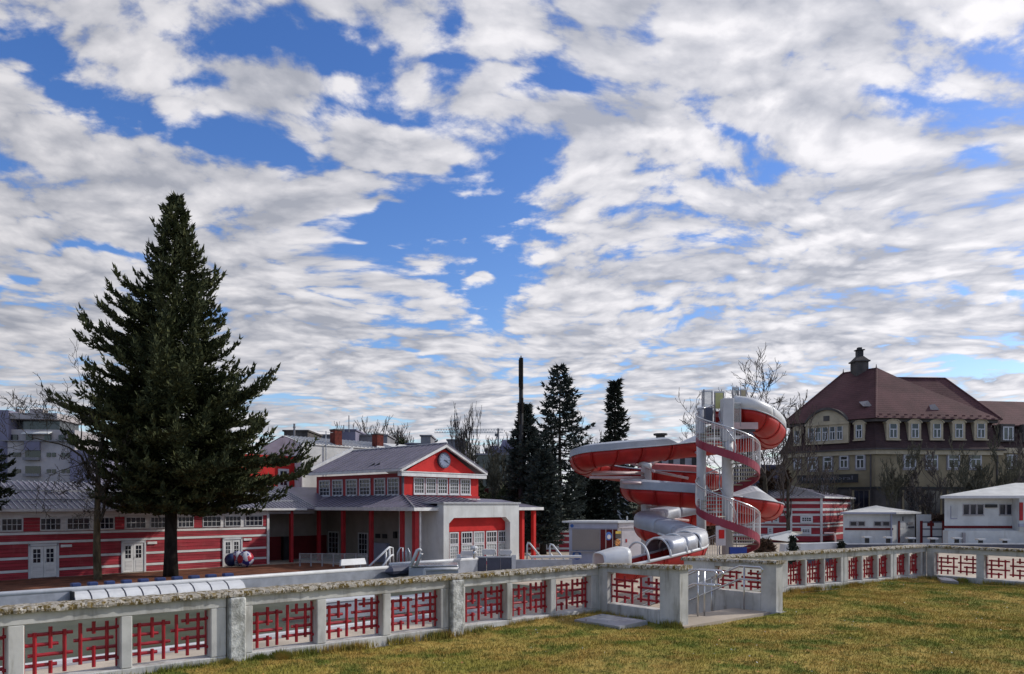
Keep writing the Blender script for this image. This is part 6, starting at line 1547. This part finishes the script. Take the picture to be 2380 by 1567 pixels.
def antenna(u, v0, v1, d, label, r=.12, bars=()):
    t = thing('antenna', label, 'antenna', at(u, v1, d)); MB().tube([at(u,v1,d), at(u,v0,d)], r, 6, raw=True).build('pole', M['concrete_grey'], t)
    for du, v in bars: MB().tube([at(u-du,v,d), at(u+du,v,d)], r*.6, 4, raw=True).build('crossbar', M['concrete_grey'], t)
antenna(811, 966, 1005, 178, 'tall thin antenna above the left red chimney', .12, ((2,990),))
antenna(799, 988, 1005, 178, 'short antenna left of the tall thin one', .12)
antenna(684, 985, 1015, 150, 'lattice like pole at the right edge of the conifer', .2, ((3,993),))
def mast():
    d = 74.0; t = thing('telecom_mast', 'slim dark telecom mast with panel antennas rising out of the left spruce', 'mast', (at(1211,0,d).x, d, DECK))
    MB().tube([(at(1211,0,d).x, d, DECK), at(1211,832,d)], [.30,.20], 10, raw=True).build('mast_pole', M['black'], t)
    for u, v0, v1 in ((1208,836,900),(1213.5,832,905),(1206,936,985),(1214,925,960)): MB().tube([at(u,v1,d-.3), at(u,v0,d-.3)], .13, 6, raw=True).build('panel_antenna', M['bark_dark'], t)
    MB().tube([at(1211,832,d), at(1211,827,d)], .06, 5, raw=True).build('tip', M['black'], t)
mast()
# ------------------------------------------------------------------ trees
def interp(tab, z):
    for (a, va), (b, vb) in zip(tab, tab[1:]):
        if a <= z <= b: return va+(vb-va)*(z-a)/(b-a)
    return tab[0][1] if z < tab[0][0] else tab[-1][1]
def conifer(name, label, base, trunk, tabL, tabR, nb, mat_, bark, curl=.35, droop=-.1, spray=.36, tuft=.22, dens=1.0, group=None, seed=1, front=None, lean=(0,0), plume=False, rag=.12):
    """base: foot; trunk: (radius, height); tabL/tabR: half width of the crown to the left/right against height above foot"""
    g = np.random.default_rng(seed); bx, by, bz = base; t = thing(name, label, 'tree', base, group)
    H = trunk[1]; n = 14
    P = [(bx+lean[0]*(i/n)**2, by, bz-.05+H*i/n) for i in range(n+1)]; rr = [trunk[0]*(1.15 if i == 0 else 1)*(1-.93*(i/n)) for i in range(n+1)]
    MB().tube(P, rr, 12, raw=True).build('trunk', M[bark], t, smooth=True)
    z0 = tabL[0][0]; z1 = tabL[-1][0]; limbs = MB(); V = []
    for i in range(nb):
        f = (i+g.random())/nb; z = z0+(z1-z0)*(f**(1.18 if plume else .92)); az = i*2.39996+g.normal(0, .35)
        c = math.cos(az); L_ = interp(tabR if c > 0 else tabL, z); Lf = (interp(tabR, z)+interp(tabL, z))/2
        L = abs(c)*L_+(1-abs(c))*Lf
        if plume:
            zt = z+L*(.45*(z-z0)/(z1-z0)+.02); L_ = interp(tabR if c > 0 else tabL, zt); Lf = (interp(tabR, zt)+interp(tabL, zt))/2; L = abs(c)*L_+(1-abs(c))*Lf
        L *= g.uniform(.66, 1.08)*(1+rag*(math.sin(az*2.3+z*1.1+seed)*.6+math.sin(az*3.7-z*2.3+seed*2)*.5))
        if L < .15: L = .15
        rel = 1-(z-z0)/(z1-z0); dr = droop*(.3+rel*.9); cu = curl*g.uniform(.6, 1.3)*((.25+1.0*(1-rel)) if plume else 1)
        dx, dy = math.cos(az), math.sin(az); tx = bx+lean[0]*((z)/H)**2
        pt = lambda s: np.array([tx+dx*L*s, by+dy*L*s, bz+z+L*(dr*s*1.4+cu*s*s*s-(.05*s))])
        limbs.tube([pt(0), pt(.35), pt(.7), pt(.95)], [max(.012,.035+.012*L*.5), .03, .018, .008], 4, cap=False, raw=True)
        ns = max(3, int(L*2.6*dens)+2); side = np.array([-dy, dx, 0])
        for k in range(ns):
            s = .16+.84*(k+g.random()*.7)/ns
            if s < .3 and rel > .35 and g.random() < .5: continue
            p = pt(s); d = pt(min(1, s+.05))-pt(s-.05); d /= np.linalg.norm(d)
            sl = (spray*L*(1.02-s)+.22+.10*g.random()); sl = min(sl, 1.7)
            for sg in (-1, 1, 0):
                if sg == 0 and s < .84: dirv = d*.5+np.array([0,0,.25 if plume else -.3])+side*g.normal(0,.3); l = sl*.55
                elif sg == 0: dirv = d+np.array([0,0,.9 if plume else .3]); l = max(.4, .16*L)
                else: dirv = side*sg*.7+d*.8+np.array([0,0,(.30 if plume else -.06)+g.normal(0,.15)]); l = sl
                dirv = dirv/np.linalg.norm(dirv); m = max(3, int(l/tuft*3.2*dens))
                q = g.random(m)*l; C = p+dirv*q[:, None]+g.normal(0, .07 if plume else .05, (m, 3))*(1.1-q/l)[:, None]
                D = dirv+g.normal(0, .33, (m, 3)); D[:, 2] += .15; D /= np.linalg.norm(D, axis=1)[:, None]
                S = np.cross(D, g.normal(0, 1, (m, 3))); S /= np.linalg.norm(S, axis=1)[:, None]+1e-9
                w = tuft*g.uniform(.17, .34, m)[:, None]; h = tuft*g.uniform(.7, 1.4, m)[:, None]
                v = np.empty((m*3, 3)); v[0::3] = C-S*w; v[1::3] = C+S*w; v[2::3] = C+D*h; V.append(v)
    limbs.build('limbs', M[bark], t)
    V = np.concatenate(V); raw_mesh('crown', V, np.arange(len(V)).reshape(-1, 3), M[mat_], t, loc=(bx, by, bz+z0))
    return len(V)//3
NT_ = 0
# big fir on the sun deck
d = 49.0; s = d/FPX; foot = (at(397,0,d).x, d, DECK+.04); zz = lambda v: EYE-(v-HYP)*s-foot[2]
prof = [(1185,90,130),(1160,140,185),(1125,165,265),(1080,180,305),(1040,190,310),(1000,205,262),(950,235,240),(900,225,245),(860,178,238),(825,150,150),(800,165,140),(760,175,135),(730,178,132),(700,140,128),(650,130,104),(610,66,92),(560,50,58),(520,36,42),(480,24,30),(462,6,8)]
tL = [(zz(v), l*s) for v, l, r in prof]; tR = [(zz(v), r*s) for v, l, r in prof]
NT_ += conifer('big_fir', 'tall broad dark fir on the sun deck, by far the largest tree at left', foot, (.42, zz(462)), tL, tR, 360, 'fir_needles', 'bark_dark', rag=.16, curl=.52, droop=-.10, spray=.30, tuft=.31, dens=1.15, seed=5, lean=(.35,0), plume=True)
# fir branches entering at the left edge
d = 44.0; s = d/FPX; foot = (at(-70,0,d).x, d, DECK+.04); zz = lambda v: EYE-(v-HYP)*s-foot[2]
prof = [(1185,60,80),(1140,85,98),(1080,90,96),(1020,70,82),(960,40,40),(900,10,10)]
NT_ += conifer('edge_fir', 'dark fir cut off by the left picture edge', foot, (.2, zz(900)), [(zz(v), l*s) for v,l,r in prof], [(zz(v), r*s) for v,l,r in prof], 70, 'fir_needles_2', 'bark_dark', curl=.3, droop=-.1, tuft=.3, seed=8, plume=True)
# spruces by the kiosk
def spruce(label, u, d, prof, nb, seed, mat_='spruce_dark', droop=-.28, curl=.22, tuft=.44, dens=1.0, tr=.32, lean=0):
    global NT_
    s = d/FPX; foot = (at(u,0,d).x, d, DECK); z_ = lambda v: EYE-(v-HYP)*s-DECK
    NT_ += conifer('spruce', label, foot, (tr, z_(prof[-1][0])), [(z_(v), max(.1,l*s)) for v,l,r in prof], [(z_(v), max(.1,r*s)) for v,l,r in prof], nb, mat_, 'bark_dark', curl=curl, droop=droop, tuft=tuft, dens=dens, seed=seed, group='spruces behind the kiosk', lean=(lean, 0))
spruce('dark spruce grown round the slim telecom mast, left of the taller one', 1219, 75, [(1245,28,40),(1200,38,55),(1150,42,60),(1080,40,60),(1040,36,50),(1010,30,40),(980,16,22),(960,10,12),(940,5,8)], 230, 21)
spruce('tall open spruce with bare looking whorls and a thin leader', 1301, 78, [(1235,75,70),(1200,80,78),(1150,78,80),(1100,75,82),(1060,70,85),(1020,66,76),(1000,68,78),(960,52,50),(930,48,48),(900,34,35),(875,22,22),(850,5,5)], 150, 22, droop=-.04, curl=.20, dens=.75)
spruce('narrow spruce with a ragged bent top behind the slide', 1429, 82, [(1215,36,46),(1150,34,44),(1100,32,40),(1040,32,42),(1010,26,36),(980,16,28),(950,14,20),(920,15,14),(900,9,9),(884,10,12)], 190, 23, 'spruce_black', droop=-.55, curl=.25, dens=.85)
spruce('lower bushy spruce filling the gap left of the kiosk roof', 1262, 72, [(1250,35,40),(1220,45,50),(1160,42,48),(1110,34,38),(1070,18,20),(1050,4,4)], 160, 24)
spruce('broad dark spruce base between the tall and the narrow spruce', 1368, 84, [(1230,45,45),(1180,50,50),(1130,42,44),(1080,26,30),(1040,6,6)], 170, 25, 'spruce_black')
pass
# ------------------------------------------------------------------ bare trees
def bare(label, foot, H, spread, r0, seed, levels=5, up=.5, m1='bark', m2='twig', name='bare_tree', split0=.3, kids=(3,4), group=None, lean=(0,0), twist=.22, first=None, minr=.008, dens=1.0, shape=None, k0=1.6, kf=1.0):
    g = np.random.default_rng(seed); t = thing(name, label, 'tree', foot, group)
    A = MB(); B = MB(); cnt = [0]
    def grow(p, d, L, r, lv):
        k = 4 if lv < 3 else 3; P = [p.copy()]; q = p.copy(); dd = d.copy()
        for i in range(k):
            tw = twist*(.25 if lv == 0 else 1); dd = dd+Vector((g.normal(0,tw), g.normal(0,tw), g.normal(0,tw*.5)+up*.10*lv)); dd.normalize(); q = q+dd*(L/k); P.append(q.copy())
        rs = [max(minr, r*(1-.45*i/k)) for i in range(k+1)]
        (A if lv == 0 else B).tube(P, rs, 9 if lv == 0 else (5 if lv < 3 else 3), cap=False, raw=True); cnt[0] += 1
        if lv >= levels: return
        n = int(g.integers(kids[0], kids[1]+1)*(1 if lv else k0)*dens+.5)
        for j in range(n):
            f = 1.0 if j == 0 else (split0+(1-split0)*g.random() if lv == 0 else .25+.75*g.random())
            idx = min(k-1, int(f*k)); w = f*k-idx; pp = P[idx].lerp(P[idx+1], min(1, w))
            a = g.uniform(0, 2*math.pi); ax = dd.cross(Vector((math.cos(a), math.sin(a), .3))).normalized()
            sp = spread*(.55 if j == 0 else g.uniform(.75, 1.25)); nd = (dd*math.cos(sp)+ax*math.sin(sp)); nd.z += up*.25; nd.normalize()
            if shape: nd = Vector((nd.x*shape, nd.y*shape, nd.z)).normalized()
            grow(pp, nd, L*g.uniform(.55, .8)*(1.0 if j == 0 else .9)*(kf if lv == 0 else 1), rs[-1]*(.85 if j == 0 else g.uniform(.5,.75)), lv+1)
    grow(Vector(foot), Vector((lean[0], lean[1], 1)).normalized(), H*.42 if first is None else first, r0, 0)
    # root flare
    A.build('trunk', M[m1], t, smooth=True); B.build('branches', M[m2], t)
    return cnt[0]
def btree(label, u, d, vtop, **k):
    s = d/FPX; H = (HYP-vtop)*s+EYE-DECK; foot = (at(u,0,d).x, d, k.pop('zb', DECK)); return bare(label, foot, H-(foot[2]-DECK), k.pop('spread', .6), k.pop('r0', .2), **k)
# near bare tree on the deck, left
n1 = btree('slender bare tree with crooked spreading branches on the deck, left of the fir', 228, 47, 905, r0=.25, seed=34, levels=6, spread=.92, up=.22, m1='bark_green', m2='bark', first=7.2, kids=(3,3), split0=.36, twist=.26, minr=.013, k0=2.6, kf=.62)
for (lab, u, d, vt, r0, sd, lv, spd, up, m2, sh) in (
    ('tall wide bare tree behind the slide tower, left of the yellow house', 1782, 98, 886, .45, 41, 6, .78, .28, 'twig', None),
    ('pale bare tree behind the start platform of the slide', 1706, 104, 878, .38, 42, 6, .78, .28, 'twig', None),
    ('leaning bare tree at the left corner of the yellow house', 1832, 95, 912, .28, 43, 5, .5, .6, 'twig', None),
    ('rounded bare tree in front of the corner of the yellow house', 2072, 101, 1045, .25, 44, 6, .62, .5, 'twig_green', None),
    ('broad bare tree before the middle windows of the yellow house', 2156, 101, 1065, .22, 45, 6, .62, .5, 'twig', None),
    ('bare tree left of the downpipe of the yellow house', 2248, 101, 1055, .22, 46, 6, .55, .6, 'twig_green', None),
    ('multi stemmed bare tree at the right end of the yellow house', 2310, 100, 1050, .24, 47, 6, .55, .6, 'twig_green', None),
    ('dark bare tree at the right picture edge', 2368, 100, 1040, .24, 48, 6, .55, .6, 'twig', None),
    ('bare tree in front of the dark sign board', 1925, 102, 1085, .2, 49, 5, .7, .4, 'twig', None),
    ('small bare tree under the left windows of the yellow house', 1868, 102, 1060, .2, 50, 5, .6, .5, 'twig_green', None),
    ('thin bare tree between spruces and slide', 1398, 120, 985, .3, 51, 5, .6, .5, 'twig', None)):
    btree(lab, u, d, vt, r0=r0, seed=sd, levels=lv, spread=spd, up=up, m2=m2, kids=(3,3), minr=.03, first=None, k0=2)
for (lab, u, d, vt, r0, sd, lv, spd, up, m2) in (
    ('bushy bare tree on the skyline above the right red chimney', 853, 210, 982, .5, 61, 5, .5, .6, 'twig'),
    ('round bare tree on the skyline, middle of three', 880, 212, 984, .5, 62, 5, .5, .6, 'twig'),
    ('round bare tree on the skyline, right of three', 912, 214, 982, .5, 63, 5, .55, .5, 'twig'),
    ('small narrow bare tree alone on the skyline', 944, 216, 998, .4, 64, 5, .4, .7, 'twig'),
    ('bare tree just right of the poplar', 1108, 170, 1000, .4, 66, 5, .5, .6, 'twig'),
    ('second bare tree right of the poplar', 1132, 172, 1015, .4, 67, 5, .55, .5, 'twig_green'),
    ('greenish bare tree behind the right slope of the gable', 1100, 120, 1048, .3, 68, 6, .6, .5, 'twig_green'),
    ('greenish bare tree before the grey green block', 1140, 118, 1068, .3, 69, 6, .6, .5, 'twig_green'),
    ('low tangled bare tree beside the mast spruce', 1178, 116, 1082, .3, 70, 5, .6, .5, 'twig_green')):
    btree(lab, u, d, vt, r0=r0, seed=sd, levels=lv, spread=spd, up=up, m2=m2, kids=(3,3), minr=.06, k0=2)
btree('slim bare poplar standing above the pavilion gable', 1083, 165, 970, r0=.35, seed=65, levels=5, spread=.22, up=1.2, m2='twig', kids=(3,4), minr=.04, shape=.45)
def bushrow(u0, u1, v, d, label, n=1500, mm='bush_green', name='bush', w=.5):
    a, b = at(u0, v, d), at(u1, v, d); h = a.z-DECK; x = g_.uniform(a.x, b.x, n); f = (x-a.x)/(b.x-a.x); top = h*(.8+.2*np.sin(f*9))
    C = np.stack([x, d+g_.uniform(-1,1,n), DECK+top*g_.random(n)**.5], 1); o = g_.normal(0, w, (n,3)); p = g_.normal(0, w, (n,3)); V = np.empty((n*3,3)); V[0::3] = C; V[1::3] = C+o; V[2::3] = C+p
    t = thing(name, label, 'bush', ((a.x+b.x)/2, d, DECK)); raw_mesh('foliage', V, np.arange(n*3).reshape(-1,3), M[mm], t, loc=((a.x+b.x)/2, d, DECK))
g_ = np.random.default_rng(77)
bushrow(898, 940, 1022, 200, 'dark round bushes on the skyline right of the chimney', 2500, w=.7)
bushrow(1085, 1200, 1128, 112, 'dull green undergrowth behind the portal roof', 3000, w=.5)
bushrow(1770, 1830, 1100, 100, 'dark undergrowth at the left corner of the yellow house', 3500, 'hedge_brown', w=.45)
bushrow(1990, 2200, 1205, 98, 'low brown hedge in front of the ground floor of the yellow house', 4500, 'hedge_brown', w=.4)
bushrow(1470, 1660, 1180, 90, 'grey brown thicket behind the slide', 3500, 'hedge_brown', w=.4)
